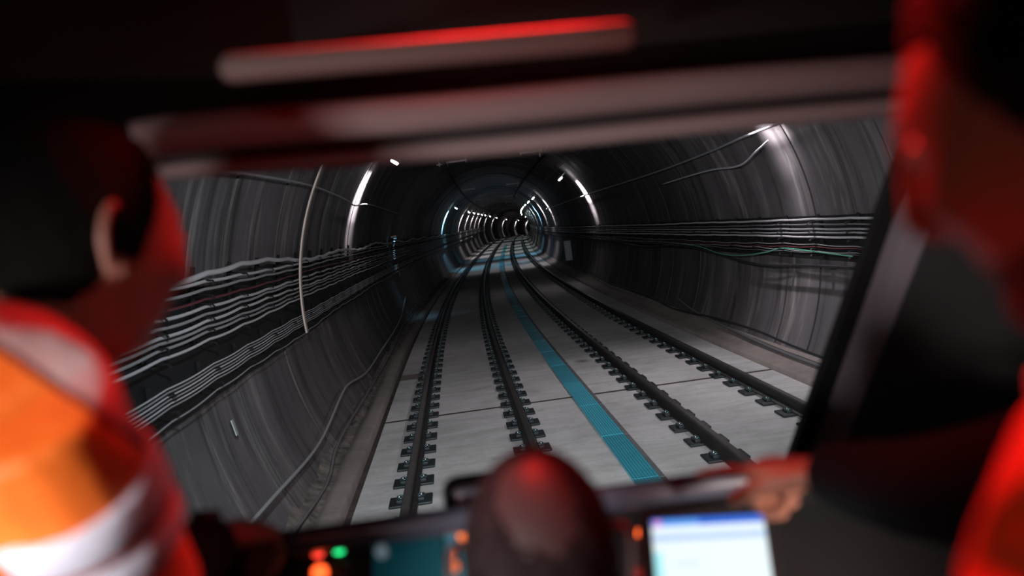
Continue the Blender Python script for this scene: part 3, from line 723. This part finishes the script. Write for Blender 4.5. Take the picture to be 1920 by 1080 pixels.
# right hand cover of the console (black, a little higher)
b = MB(); hp = at(893, 938, 1.53); b.box(hp, (.100, .05, .085), bev=.024); hump = cc(b, 'hood_hump', M_BLACK)
b = MB(); b.box(hp+Vector((.004, -.0265, .004)), (.066, .004, .050), bev=.0015); cc(b, 'hump_face', mat('slate_plastic', (.10, .11, .16), .4), parent=None)
b = MB(); b.box(hp+Vector((-.022, -.029, .004)), (.010, .003, .036), bev=.001); cc(b, 'hump_highlight', mat('highlight_pale', (.55, .55, .66), .3))  # pale strip painted in as the reflection on the hump's front
def onface(px, py):
    """where the line of sight meets the console face plane"""
    d = FW + RT*((px-960)/FPX) - UP*((py-540)/FPX)
    return CAM + d*((F0-CAM).dot(nrm)/d.dot(nrm))
def panel(name, pts, m, lift=.003, th=.004):
    P = [onface(*p)+nrm*lift for p in pts]; Q = [p-nrm*th for p in P]; n = len(P)
    b = MB(); b.add(P+Q, [tuple(range(n))[::-1], tuple(range(n, 2*n))]+[(i, (i+1) % n, n+(i+1) % n, n+i) for i in range(n)]); return cc(b, name, m, smooth=False)
panel('teal_panel', [(700, 988), (826, 972), (838, 1120), (700, 1135)], M_TEAL)
panel('button_panel', [(560, 1004), (690, 990), (692, 1140), (560, 1155)], mat('panel_nearblack', (.008, .014, .016), .45))
panel('lit_panel', [(834, 988), (886, 980), (890, 1130), (840, 1140)], M_TEAL2)
def knob(px, py, rpx, col, em, es, name='indicator_light', ring=None, lab=None):
    p = onface(px, py); d = (p-CAM).length; r = rpx*d/FPX
    b = MB(); b.tube([p-nrm*.004, p+nrm*.010, p+nrm*.015, p+nrm*.016], [r, r, r*.75, r*.2], 20)
    mm = mat('btn_%d_%d' % (px, py), col, .3, emit=em if es else None, es=es)
    o = cc(b, name, mm)
    if lab: o['label'] = lab
    if ring:
        b = MB(); b.tube([p-nrm*.004, p+nrm*.006], r*1.28, 24); q = cc(b, 'bezel', mat('bezel_'+ring[0], ring[1], .35, .5))
    return o
knob(598, 1032, 15, (.5, .02, .01), (1, .05, .03), 3.0, lab='red round lamp', ring=('dark', (.05, .05, .05)))
knob(637, 1026, 15, (.02, .5, .2), (.02, 1.0, .28), 3.0, lab='green round lamp', ring=('dark', (.05, .05, .05)))
knob(602, 1077, 14, (.6, .06, .02), (1, .10, .02), 3.0, lab='orange-red round lamp', ring=('dark', (.05, .05, .05)))
knob(642, 1071, 11, (.05, .01, .008), None, 0, name='push_button', lab='dark round button in a pale ring', ring=('pale', (.35, .36, .38)))
knob(717, 1038, 12, (.35, .45, .50), (.3, .42, .48), .25, name='push_button', lab='pale round button')
knob(869, 1006, 10, (.7, .2, .05), (1, .20, .03), 1.5, lab='orange round lamp at the top of the lit panel')
knob(873, 1032, 9, (.3, .5, .42), (.3, .5, .42), .35, name='push_button', lab='pale green round button')
knob(849, 1043, 9, (.7, .2, .05), (1, .16, .04), .9, lab='upper orange lamp on the left of the lit panel')
knob(852, 1065, 10, (.7, .2, .05), (1, .17, .04), 1.1, lab='lower orange lamp on the left of the lit panel')
b = MB(); p = onface(846, 1005); b.box(p+nrm*.004, (.018, .014, .006), bev=.002); cc(b, 'switch', mat('switch_teal', (.03, .22, .32), .4, emit=(.02, .22, .34), es=.35))
knob(1200, 1001, 7, (.8, .15, .05), (1, .12, .02), 3.0, lab='small orange lamp beside the bright monitor')
knob(1196, 1077, 8, (.3, .02, .01), (.5, .02, .01), .3)
tag(con, 'black driver console with padded hood, coloured lamps and teal panels', 'control console')

# monitor on the right of the console
TL, TRc, BL, BR = at(1221, 975, 1.42), at(1431, 964, 1.42), at(1236, 1150, 1.34), at(1456, 1140, 1.34)
cen = (TL+TRc+BL+BR)/4
mon = empty('monitor', cen); ux = ((TRc-TL)+(BR-BL)).normalized(); nz_ = ux.cross((TL-BL)).normalized(); uy = nz_.cross(ux)
if nz_.dot(CAM-cen) < 0: nz_ = -nz_
def mm_(mb, name, m, **k):
    o = mb.build(name, m, mon, **k); o.data.transform(Matrix.Translation(-cen)); return smooth_angle(o)
def quad3(u0, v0, u1, v1, lift, th):
    def P(u, v): return (TL.lerp(TRc, u)).lerp(BL.lerp(BR, u), v)
    a = [P(u0, v0), P(u1, v0), P(u1, v1), P(u0, v1)]; A = [p+nz_*lift for p in a]; B = [p+nz_*(lift-th) for p in a]
    b = MB(); b.add(A+B, [(3, 2, 1, 0), (4, 5, 6, 7)]+[(i, (i+1) % 4, 4+(i+1) % 4, 4+i) for i in range(4)]); return b
mm_(quad3(-.10, -.12, 1.10, 1.12, -.003, .03), 'casing', M_BLACK, smooth=False)
def em(n, c, e_): return mat(n, (.02, .02, .02), .3, emit=c, es=e_)
mm_(quad3(0, 0, 1, 1, .0, .003), 'screen', em('screen_white', (.86, .97, 1.0), 1.05), smooth=False)
mm_(quad3(.0, .0, 1, .085, .0006, .0005), 'title_bar', em('screen_blue', (.02, .16, .80), 1.0), smooth=False)
mm_(quad3(.10, .02, .42, .085, .0012, .0005), 'title_tab', em('screen_light_blue', (.12, .40, 1.0), 1.0), smooth=False)
mm_(quad3(.0, .17, 1, .25, .0006, .0005), 'tool_bar', em('screen_pale_blue', (.52, .70, .95), 1.0), smooth=False)
mm_(quad3(.0, .36, .07, 1, .0006, .0005), 'side_bar', em('screen_cyan', (.42, .93, 1.0), 1.0), smooth=False)
mm_(quad3(.02, .02, .09, .09, .0018, .0005), 'corner_icon', em('screen_pink', (.75, .35, .8), 1.0), smooth=False)
mm_(quad3(.18, .48, .40, .52, .0006, .0005), 'text_line', em('screen_grey', (.72, .85, .97), 1.0), smooth=False)
tag(mon, 'bright white and blue monitor set into the right of the console', 'monitor')
#PEOPLE#
# ------------------------------------------------------------------ people
def skin_mat(name, col):
    m = mat(name, col, .5, bump=.08, bscale=120, var=.08, vscale=14)
    b = m.node_tree.nodes['Principled BSDF']; b.inputs['Subsurface Weight'].default_value = .08; b.inputs['Subsurface Radius'].default_value = (.01, .004, .002)
    return m
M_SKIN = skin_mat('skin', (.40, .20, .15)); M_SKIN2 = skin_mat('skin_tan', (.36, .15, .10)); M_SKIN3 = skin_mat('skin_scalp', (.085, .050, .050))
M_HAIR = mat('hair_dark', (.004, .003, .003), .7, bump=.6, bscale=220); M_HAIRG = mat('hair_greying', (.03, .021, .023), .8, bump=.6, bscale=220, var=.4, vscale=30)
M_BEARD = mat('beard_brown', (.16, .05, .03), .8, bump=.6, bscale=260)
M_EYE = mat('eye_white', (.7, .68, .65), .2)
M_JACK = mat('jacket_black', (.006, .006, .008), .8, bump=.3, bscale=60); M_TROU = mat('trousers_navy', (.015, .018, .03), .85, bump=.3, bscale=60)
M_ORANGE = mat('hivis_orange', (.98, .20, .02), .6, bump=.35, bscale=16, var=.22, vscale=9); M_ORANGE2 = mat('hivis_red_orange', (.95, .15, .03), .65, bump=.35, bscale=16, var=.2, vscale=9)
M_SILV = mat('reflective_silver', (.74, .78, .92), .45, .1, bump=.3, bscale=30, var=.12); M_YOKE = mat('yoke_grey_pink', (.55, .40, .42), .6, bump=.3, bscale=20, var=.2, vscale=10)
M_SEAM = mat('seam_dark_red', (.18, .03, .02), .7); M_BOOT = mat('boots_black', (.01, .01, .01), .6)

for m_ in (M_JACK, M_TROU, M_HAIR, M_HAIRG): m_.node_tree.nodes['Principled BSDF'].inputs['Specular IOR Level'].default_value = .08
def G(x, y, cx, cy, sx, sy): return math.exp(-((x-cx)/sx)**2-((y-cy)/sy)**2)
def head_pt(az, el, s=1.0):
    """az 0 = face direction (+y), positive to the person's right (+x); el up; returns local point (x right, y front, z up), ear height near z=0"""
    ce, se = math.cos(el), math.sin(el); dx, dy, dz = math.sin(az)*ce, math.cos(az)*ce, se
    rx, ry, rz = .077, .098, .118 if se > 0 else .125
    if dy < 0: ry = .096
    x, y, z = rx*dx, ry*dy, rz*dz
    if dz < 0:                                          # taper to the jaw, back of skull pulled in to the nape
        t = -dz; x *= 1-.30*t**1.5; 
        if dy < 0: y *= 1-.45*t
        else: y *= 1-.10*t
    a = az; e = el
    y += .008*G(a, e, 0, .22, .55, .14)                 # brow ridge
    for sg in (-1, 1):
        y -= .014*G(a, e, .36*sg, .03, .20, .13)        # eye socket
        x += sg*.006*G(a, e, .75*sg, -.18, .3, .2); y += .007*G(a, e, .62*sg, -.2, .26, .18)   # cheek bone
        x += sg*.006*G(a, e, 1.15*sg, -.85, .35, .25)   # jaw corner
    nb = max(0, min(1, (.22-e)/.48)); 
    if -.42 < e < .24: y += (.004+.024*nb)*math.exp(-(a/(.09+.08*nb))**2)*min(1, (e+.42)/.10)
    y += .008*G(a, e, 0, -.56, .30, .06) + .007*G(a, e, 0, -.69, .26, .06) - .004*G(a, e, 0, -.625, .28, .03)   # lips
    y += .016*G(a, e, 0, -.98, .42, .17)                # chin
    return Vector((x, y, z))*s
def head_mesh(mb, M, s=1.0):
    na, ne = 72, 54; vs = []
    for j in range(ne+1):
        el = -math.pi/2+math.pi*j/ne
        for i in range(na):
            az = -math.pi+2*math.pi*i/na; vs.append(M @ head_pt(az, el, s))
    mb.add(vs, [(j*na+i, j*na+(i+1) % na, (j+1)*na+(i+1) % na, (j+1)*na+i) for j in range(ne) for i in range(na)])
    for sg in (-1, 1):                                  # ears: rim, lobe and bowl
        ring = []
        for k in range(13):
            t = -2.2+4.6*k/12; ring.append(Vector((sg*(.080+.010*math.cos(t-.3)), -.016-.017*math.cos(t), .004+.031*math.sin(t))))
        mb.tube([M @ (p*s) for p in ring], [.0055*s]*13, 8)
        mb.ball(M @ (Vector((sg*.079, -.010, -.026))*s), .0095*s, seg=10)
        mb.ball(M @ (Vector((sg*.074, -.012, .002))*s), (.006*s, .014*s, .026*s), mtx=M.to_3x3().normalized(), seg=12)
def hair_shell(name, parent, M, s, region, m, thick=.010):
    na, ne = 72, 54; vs = []; idx = {}; fs = []
    def P(i, j, t):
        key = (i % na, j, t)
        if key not in idx:
            el = -math.pi/2+math.pi*j/ne; az = -math.pi+2*math.pi*i/na; p = head_pt(az, el, s)
            edge = region(az, el); k = (thick*min(1, edge*6) if t else -.004)
            nd = Vector((p.x/.077**2, p.y/.098**2, p.z/.118**2)).normalized()
            rough = .0015*math.sin(az*17+el*9)*math.sin(el*21) if t else 0
            idx[key] = len(vs); vs.append(M @ (p+nd*(k+rough)*s))
        return idx[key]
    cells = {(i, j) for j in range(ne) for i in range(na) if region(-math.pi+2*math.pi*(i+.5)/na, -math.pi/2+math.pi*(j+.5)/ne) > 0}
    for (i, j) in cells:
        fs.append((P(i, j, 1), P(i+1, j, 1), P(i+1, j+1, 1), P(i, j+1, 1))); fs.append((P(i, j+1, 0), P(i+1, j+1, 0), P(i+1, j, 0), P(i, j, 0)))
        for (di, dj, a, b) in ((0, -1, (i, j), (i+1, j)), (0, 1, (i+1, j+1), (i, j+1)), (-1, 0, (i, j+1), (i, j)), (1, 0, (i+1, j), (i+1, j+1))):
            if ((i+di) % na, j+dj) not in cells: fs.append((P(*a, 1), P(*a, 0), P(*b, 0), P(*b, 1)))
    return mk(name, vs, fs, m, parent)
def frame(o, yaw, pitch=0, roll=0):
    """local x right, y front, z up; yaw clockwise from the line's direction"""
    return Matrix.Translation(o) @ Matrix.Rotation(-yaw, 4, 'Z') @ Matrix.Rotation(roll, 4, 'Y') @ Matrix.Rotation(pitch, 4, 'X')
def remesh(o, vox, it=6):
    r = o.modifiers.new('r', 'REMESH'); r.mode = 'VOXEL'; r.voxel_size = vox; r.use_smooth_shade = True
    s_ = o.modifiers.new('s', 'SMOOTH'); s_.factor = .5; s_.iterations = it
def hand(mb, W, u, n, th, curl, spread=.0, s=1.0, thumb=(.35, .6)):
    """W wrist point, u along the fingers, n back-of-hand normal, th sideways towards the thumb; curl: 4 tuples of bends"""
    u = Vector(u).normalized(); n = (Vector(n)-u*Vector(n).dot(u)).normalized(); t = u.cross(n)
    if t.dot(Vector(th)) < 0: t = -t
    W = Vector(W)
    mb.tube([W-u*.03*s, W, W+u*.03*s, W+u*.06*s, W+u*.088*s, W+u*.096*s], [(.021*s, .028*s)[::-1], (.027*s, .020*s), (.036*s, .016*s), (.041*s, .0145*s), (.041*s, .012*s), (.036*s, .009*s)], 16, up=n)
    for k, (off, L, r) in enumerate(((.030, (.042, .025, .020), .0092), (.010, (.046, .028, .021), .0095), (-.010, (.042, .026, .021), .0090), (-.028, (.033, .020, .018), .0080))):
        p = W+u*(.088-.004*abs(off)/.03)*s+t*off*s; d = (u+t*spread*off*20).normalized(); pts = [p-d*.02*s, p]; ang = 0
        for l, c in zip(L, curl[k]):
            ang += c; dd = d*math.cos(ang)-n*math.sin(ang); p = p+dd*l*s; pts.append(p)
        mid = [pts[0], pts[1], pts[1].lerp(pts[2], .5), pts[2], pts[2].lerp(pts[3], .5), pts[3], pts[4], pts[4]+(pts[4]-pts[3]).normalized()*.006*s]
        mb.tube(mid, [r*1.1*s, r*1.12*s, r*.96*s, r*1.04*s, r*.92*s, r*.96*s, r*.82*s, r*.4*s], 12)
    b = W+u*.022*s+t*.024*s-n*.004*s; d = (u*math.cos(thumb[1])+t*math.sin(thumb[1])-n*thumb[0]).normalized()
    p1 = b+d*.042*s; d2 = (d*.85+u*.35-n*.25).normalized(); p2 = p1+d2*.032*s; d3 = (d2+u*.2-n*.3).normalized(); p3 = p2+d3*.024*s
    mb.tube([b-d*.015*s, b, b.lerp(p1, .5), p1, p2, p3, p3+d3*.005*s], [.013*s, .0155*s, .0135*s, .0125*s, .0108*s, .0095*s, .004*s], 12)
def limb(mb, pts, rad, n=14, **k):
    P = []; R_ = []
    for i in range(len(pts)-1):
        for q in range(4):
            f_ = q/4; P.append(Vector(pts[i]).lerp(Vector(pts[i+1]), f_)); R_.append(rad[i]+(rad[i+1]-rad[i])*f_)
    P.append(Vector(pts[-1])); R_.append(rad[-1])
    for _ in range(2): P = [P[0]]+[(P[i-1]+P[i]*2+P[i+1])/4 for i in range(1, len(P)-1)]+[P[-1]]
    mb.tube(P, R_, n, **k)
def person(name, label, J, skin, cloth, hair, hands, vox=.0038, hs=1.0, boots=True):
    """J: joints dict (world); cloth: dict of shell radii/materials"""
    e = empty(name, (J['root'].x, J['root'].y, J['root'].z)); bpy.context.view_layer.update()
    def fin(o):
        o.data.transform(Matrix.Translation(-e.location)); return o
    HM = J['head']; hc = HM.translation; hz_ = HM.to_3x3()
    nape = hc + hz_ @ Vector((0, -.035, -.075)); nb = J['neck']
    right = J['right'].normalized(); front = J['front'].normalized()
    pel, ch = J['pelvis'], J['chest']
    def torso(mb, g=0.0, lo=True, neck=True, hi=1.0):
        pts = [pel-(ch-pel).normalized()*.07, pel, pel.lerp(ch, .35), pel.lerp(ch, .75), ch.lerp(nb, .35), ch.lerp(nb, .75), nb]
        rad = [(.155+g, .10+g), (.168+g, .115+g), (.145+g, .105+g), (.165+g, .118+g), (.175+g, .110+g), (.11+g, .08+g), (.062+g*.6, .062+g*.6)]
        n = len(pts); P = []; R2 = []
        for i in range(n-1):
            for q in range(4):
                f_ = q/4; P.append(pts[i].lerp(pts[i+1], f_)); R2.append(tuple(rad[i][c]+(rad[i+1][c]-rad[i][c])*f_ for c in (0, 1)))
        P.append(pts[-1]); R2.append(rad[-1])
        mb.tube(P, R2, 24, up=front)
        for sd in ('L', 'R'):
            S = J['sh'+sd]; mb.tube([nb-(nb-ch)*.25, nb.lerp(S, .5)-Vector((0, 0, .012)), S], [(.055+g, .06+g), (.062+g, .058+g), (.052+g, .052+g)], 14, up=front)
    b = MB(); torso(b)
    b.tube([nb-(nb-ch)*.2, nb, nb.lerp(nape, .5), nape, nape+(nape-nb)*.35], [.066, .060, .056, .056, .045], 18)
    head_mesh(b, HM, hs)
    for sd in ('L', 'R'):
        limb(b, [J['sh'+sd], J['el'+sd], J['wr'+sd]], [.050, .040, .026])
        limb(b, [J['hip'+sd], J['kn'+sd], J['an'+sd]], [.078, .055, .040]); f_ = J['an'+sd]; b.tube([f_+Vector((0, 0, -.01))-front*.04, f_+front*.08-Vector((0, 0, .03)), f_+front*.17-Vector((0, 0, .045))], [(.035, .035), (.042, .025), (.03, .015)], 12, up=(0, 0, 1))
        hand(b, J['wr'+sd], *hands[sd])
    body = fin(b.build('body', skin, e)); remesh(body, vox, 4)
    for sg in (-1, 1):
        q = MB(); q.ball(HM @ (Vector((sg*.031, .080, .006))*hs), .0125*hs, seg=14); fin(q.build('eye', M_EYE, e))
    for (nm, region, m_, th_) in hair: fin(hair_shell(nm, e, HM, hs, region, m_, th_))
    b = MB(); g = cloth.get('jg', .014); torso(b, g)
    for sd in ('L', 'R'):
        S, E, W_ = J['sh'+sd], J['el'+sd], J['wr'+sd]
        limb(b, [S, E, E.lerp(W_, cloth.get('sleeve', .93))], [.062+g*.4, .052+g*.3, .040])
    jk = fin(b.build('jacket', cloth['jacket'], e)); remesh(jk, .007, 5)
    b = MB(); b.tube([pel-(ch-pel).normalized()*.09, pel, pel.lerp(ch, .2)], [(.165, .12), (.180, .128), (.160, .12)], 20, up=front)
    for sd in ('L', 'R'): limb(b, [J['hip'+sd], J['kn'+sd], J['an'+sd]], [.092, .072, .062])
    tr_ = fin(b.build('trousers', M_TROU, e)); remesh(tr_, .009, 5)
    if boots:
        for sd in ('L', 'R'):
            f_ = J['an'+sd]; b = MB(); b.tube([f_+Vector((0, 0, .10)), f_+Vector((0, 0, .0))], [.058, .055], 14); b.tube([f_-front*.065-Vector((0, 0, .03)), f_+front*.06-Vector((0, 0, .04)), f_+front*.17-Vector((0, 0, .052)), f_+front*.205-Vector((0, 0, .06))], [(.042, .045), (.05, .042), (.048, .034), (.02, .02)], 14, up=(0, 0, 1)); o = fin(b.build('boot', M_BOOT, e)); remesh(o, .008, 4)
    tag(e, label, 'person')
    return e, fin, torso, nb, ch, pel, front, right
def V(yaw): return Vector((math.sin(yaw), math.cos(yaw), 0))
D = math.radians

# --- man on the left
hyaw = D(40); ear = at(222, 455, 1.0); HS = 1.05
HMx = frame(ear - (Matrix.Rotation(-hyaw, 3, 'Z') @ Vector((.080, -.012, 0)))*HS, hyaw, D(-6), D(0))
tyaw = D(68); tf = V(tyaw); trt = V(tyaw+math.pi/2)
shR = at(50, 792, .86); elR = at(262, 1165, 1.02); wrR = at(398, 1010, 1.29)
nb = shR - trt*.17 + Vector((0, 0, .055)); hc = HMx.translation
nb = nb.lerp(Vector((hc.x, hc.y, nb.z)) - tf*.03, .5) - tf*.065
chest = nb - tf*.045 - Vector((0, 0, .24)); pelv = chest - tf*.07 - Vector((0, 0, .27))
root = Vector((pelv.x, pelv.y, FLZ)); shL = nb - trt*.17 - Vector((0, 0, .05))
JL = dict(root=root, head=HMx, neck=nb, chest=chest, pelvis=pelv, front=tf, right=trt, shR=shR, elR=elR, wrR=wrR, shL=shL, elL=shL+Vector((-.02, .02, -.29))+tf*.03, wrL=shL+tf*.15+Vector((0, 0, -.50)))
for sd, sg in (('R', 1), ('L', -1)):
    hp_ = pelv+trt*sg*.09; JL['hip'+sd] = hp_; gz = FLZ+.075
    JL['an'+sd] = Vector((hp_.x, hp_.y, gz))+trt*sg*.03; JL['kn'+sd] = hp_.lerp(JL['an'+sd], .5)+tf*.02
full = lambda az, el: max(0, min(1, .5*(el - (.62 if abs(az) < .9 else .62-(abs(az)-.9)*1.35 if abs(az) < 1.45 else -.13-(abs(az)-1.45)*.42))+.0)) 
u_ = (at(520, 985, 1.40)-wrR).normalized()
handsL = dict(R=(u_, UP*1.0-FW*.25, -RT*.1+FW, ((.75, .7, .5), (.8, .8, .5), (.85, .8, .55), (.9, .85, .5)), 0, 1.0, (.5, .6)),
              L=(Vector((0, 0, -1)), -trt, tf, ((.2, .25, .2),)*4))
e, fin, torso, nb_, ch_, pe_, fr_, rt_ = person('person', 'man on the left in an orange vest and black sleeves, hand on the console', JL, M_SKIN,
    dict(jacket=M_JACK), [('hair', full, M_HAIR, .012)], handsL, hs=HS)
# vest over the torso with a cap sleeve, grey yoke, seam and reflective bands
b = MB(); torso(b, .034); ax_ = (elR-shR).normalized()
limb(b, [shR-ax_*.02, shR+ax_*.10, shR+ax_*.255], [.082, .080, .076]); axl = (JL['elL']-shL).normalized(); limb(b, [shL, shL+axl*.10, shL+axl*.2], [.08, .078, .074])
def vest_two_tone(name, base, pa, pb, flip=1):
    m_ = base.copy(); m_.name = name; nt = m_.node_tree; bs = nt.nodes['Principled BSDF']
    nv = (pa-CAM).cross(pb-CAM).normalized()*flip; c0 = nv.dot(CAM-e.location)
    tc = nt.nodes.new('ShaderNodeTexCoord'); dp = nt.nodes.new('ShaderNodeVectorMath'); dp.operation = 'DOT_PRODUCT'; dp.inputs[1].default_value = nv
    nt.links.new(tc.outputs['Object'], dp.inputs[0])
    wv = nt.nodes.new('ShaderNodeTexNoise'); wv.inputs['Scale'].default_value = 9; nt.links.new(tc.outputs['Object'], wv.inputs['Vector'])
    ad = nt.nodes.new('ShaderNodeMath'); ad.operation = 'MULTIPLY_ADD'; ad.inputs[1].default_value = .02; nt.links.new(wv.outputs['Fac'], ad.inputs[0]); nt.links.new(dp.outputs['Value'], ad.inputs[2])
    cr = nt.nodes.new('ShaderNodeMapRange'); cr.inputs[1].default_value = c0+.01-.0005; cr.inputs[2].default_value = c0+.01+.0005; nt.links.new(ad.outputs[0], cr.inputs[0])
    c2 = nt.nodes.new('ShaderNodeMapRange'); c2.inputs[1].default_value = c0+.01+.007; c2.inputs[2].default_value = c0+.01+.008; nt.links.new(ad.outputs[0], c2.inputs[0])
    old = bs.inputs['Base Color'].links[0].from_socket
    m1 = nt.nodes.new('ShaderNodeMix'); m1.data_type = 'RGBA'; nt.links.new(cr.outputs[0], m1.inputs[0]); nt.links.new(old, m1.inputs[6]); m1.inputs[7].default_value = (.18, .03, .02, 1)
    m2 = nt.nodes.new('ShaderNodeMix'); m2.data_type = 'RGBA'; nt.links.new(c2.outputs[0], m2.inputs[0]); nt.links.new(m1.outputs[2], m2.inputs[6]); m2.inputs[7].default_value = (.62, .42, .42, 1)
    nt.links.new(m2.outputs[2], bs.inputs['Base Color']); return m_
vest = fin(b.build('vest', vest_two_tone('vest_cloth', M_ORANGE, at(0, 655, 1), at(300, 865, 1), -1), e)); remesh(vest, .008, 5)
def arm_band(t0, t1, r, m, nm, S=shR, a=ax_, r1=None):
    b = MB(); b.tube([S+a*t0, S+a*(t0+.004), S+a*(t0+t1)/2, S+a*(t1-.004), S+a*t1], [r-.004, r, r, (r1 or r), (r1 or r)-.004], 28); o = fin(b.build(nm, m, e)); return o
arm_band(.070, .112, .0880, M_SILV, 'reflective_band'); arm_band(.119, .160, .0865, M_SILV, 'reflective_band'); arm_band(.111, .120, .0882, M_SEAM, 'seam')
b = MB(); b.tube([nb-(nb-ch_)*.05, nb+(hc-nb)*.18], [(.090, .085), (.078, .074)], 24, up=tf, cap=True); fin(b.build('collar', M_YOKE, e))
wd_ = (wrR-elR).normalized(); b = MB(); b.tube([wrR-wd_*.045, wrR-wd_*.043, wrR-wd_*.012, wrR-wd_*.010], [.030, .034, .034, .030], 18); 
b.tube([wrR-wd_*.028+UP*.030, wrR-wd_*.028+UP*.042], .019, 16); fin(b.build('wristwatch', M_BLACK, e))

# --- man on the right
hyaw = D(-48); HS = 1.05; hcR = at(2034, 205, .60)
HMr = frame(hcR, hyaw, D(-14), D(0))
tyaw = D(-48); tf = V(tyaw); trt = V(tyaw+math.pi/2)
nb = hcR - tf*.045 - Vector((0, 0, .185)); shR = nb+trt*.185-Vector((0, 0, .06)); shL = nb-trt*.185-Vector((0, 0, .055))
elR = at(1768, 930, .98); wrR = at(1550, 886, 1.22)
chest = nb + tf*.01 - Vector((0, 0, .24)); pelv = chest - tf*.05 - Vector((0, 0, .28)); root = Vector((pelv.x, pelv.y, FLZ))
JR = dict(root=root, head=HMr, neck=nb, chest=chest, pelvis=pelv, front=tf, right=trt, shR=shR, elR=elR, wrR=wrR, shL=shL, elL=shL+Vector((.0, -.03, -.29)), wrL=shL+tf*.12+Vector((0, 0, -.52)))
for sd, sg in (('R', 1), ('L', -1)):
    hp_ = pelv+trt*sg*.09; JR['hip'+sd] = hp_; JR['an'+sd] = Vector((hp_.x, hp_.y, FLZ+.075))+trt*sg*.03; JR['kn'+sd] = hp_.lerp(JR['an'+sd], .5)+tf*.02
hairR = lambda az, el: max(0, min(1, .5*(el-(.60 if abs(az) < .8 else .60-(abs(az)-.8)*1.1 if abs(az) < 1.5 else -.17-(abs(az)-1.5)*.3))))
beard = lambda az, el: max(0, min(1, .6*min(-.60-el+.15*max(0, abs(az)-.6), 1.35-abs(az), el+1.35))) if not (abs(az) < .28 and -.74 < el < -.5) else 0
u_ = (at(1300, 862, 1.36)-wrR).normalized()
handsR = dict(R=(u_, UP*1.0-FW*.1, -FW*1.0-UP*.2, ((.10, .10, .06), (1.25, 1.3, .8), (1.35, 1.35, .8), (1.4, 1.35, .8)), 0, 1.0, (.25, .25)),
              L=(Vector((0, 0, -1)), -trt*-1, tf, ((.2, .25, .2),)*4))
e, fin, torso, nb_, ch_, pe_, fr_, rt_ = person('person', 'bearded man at the right edge in an orange vest, pointing over the console', JR, M_SKIN2,
    dict(jacket=M_JACK), [('hair', hairR, M_HAIR, .012), ('beard', beard, M_BEARD, .010)], handsR, hs=HS)
b = MB(); torso(b, .036)
for sd, ln in (('L', .22), ('R', .10)):
    S = JR['sh'+sd]; A_ = (JR['el'+sd]-S).normalized(); limb(b, [S-A_*.02, S+A_*ln*.5, S+A_*ln], [.088, .083, .077])
vest = fin(b.build('vest', M_ORANGE2, e)); remesh(vest, .008, 5)
b = MB(); b.tube([nb-(nb-ch_)*.05, nb+(hcR-nb)*.22], [(.092, .09), (.080, .078)], 24, up=tf); fin(b.build('collar', M_YOKE, e))

# --- driver seated in the middle, seen from behind
hcD = at(1018, 1064, 1.08); HMd = frame(hcD, D(2), D(-10), D(0)); tf = V(0.0); trt = V(math.pi/2)
nb = hcD - tf*.05 - Vector((0, 0, .17)); chest = nb - tf*.02 - Vector((0, 0, .23)); pelv = chest - tf*.08 - Vector((0, 0, .26))
JD = dict(root=Vector((pelv.x, pelv.y, FLZ)), head=HMd, neck=nb, chest=chest, pelvis=pelv, front=tf, right=trt)
for sd, sg in (('R', 1), ('L', -1)):
    JD['sh'+sd] = nb+trt*sg*.185-Vector((0, 0, .06)); JD['el'+sd] = JD['sh'+sd]+Vector((sg*.06, .06, -.26)); JD['wr'+sd] = JD['el'+sd]+Vector((-sg*.05, .14, .02))
    JD['hip'+sd] = pelv+trt*sg*.09; JD['kn'+sd] = Vector((pelv.x+sg*.14, pelv.y+.36, FLZ+.42)); JD['an'+sd] = Vector((pelv.x+sg*.14, pelv.y+.30, FLZ+.075))
def fringe(az, el):
    d = Vector((math.sin(az)*math.cos(el), math.cos(az)*math.cos(el), math.sin(el)))
    c = Vector((0, -.72, .69)); fr_d = math.acos(max(-1, min(1, d.dot(c))))-.50-.05*math.sin(az*5)
    lim = (.55 if abs(az) < 1.0 else .55-(abs(az)-1.0)*1.6 if abs(az) < 1.5 else -.30)
    return max(0, min(1, .5*min(el-lim, fr_d)))
handsD = {sd: (Vector((0, 1, -.15)), Vector((0, 0, 1)), Vector((-sg, 0, 0)), ((.4, .4, .3),)*4) for sd, sg in (('R', 1), ('L', -1))}
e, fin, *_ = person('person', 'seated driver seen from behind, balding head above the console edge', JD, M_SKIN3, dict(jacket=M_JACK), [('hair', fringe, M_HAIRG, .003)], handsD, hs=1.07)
# driver's seat
sx, sy, sz_ = pelv.x, pelv.y, FLZ
e = empty('driver_seat', (sx, sy, sz_))
sb = pelv.z-FLZ-.15
b = MB(); b.box((0, .10, sb-.06), (.46, .48, .12), bev=.04); smooth_angle(b.build('seat', M_PANEL, e))
b = MB(); b.box((0, -.20, sb+.22), (.44, .10, .44), Matrix.Rotation(.10, 3, 'X'), bev=.04); smooth_angle(b.build('backrest', M_PANEL, e))
b = MB(); b.tube([(0, .08, .02), (0, .08, sb-.1)], .05, 16); b.tube([(0, .08, 0), (0, .08, .03), (0, .08, .035)], [.2, .2, .18], 24); b.build('pedestal', M_PANEL, e)
tag(e, 'black driver seat on a pedestal below the balding driver', 'seat')
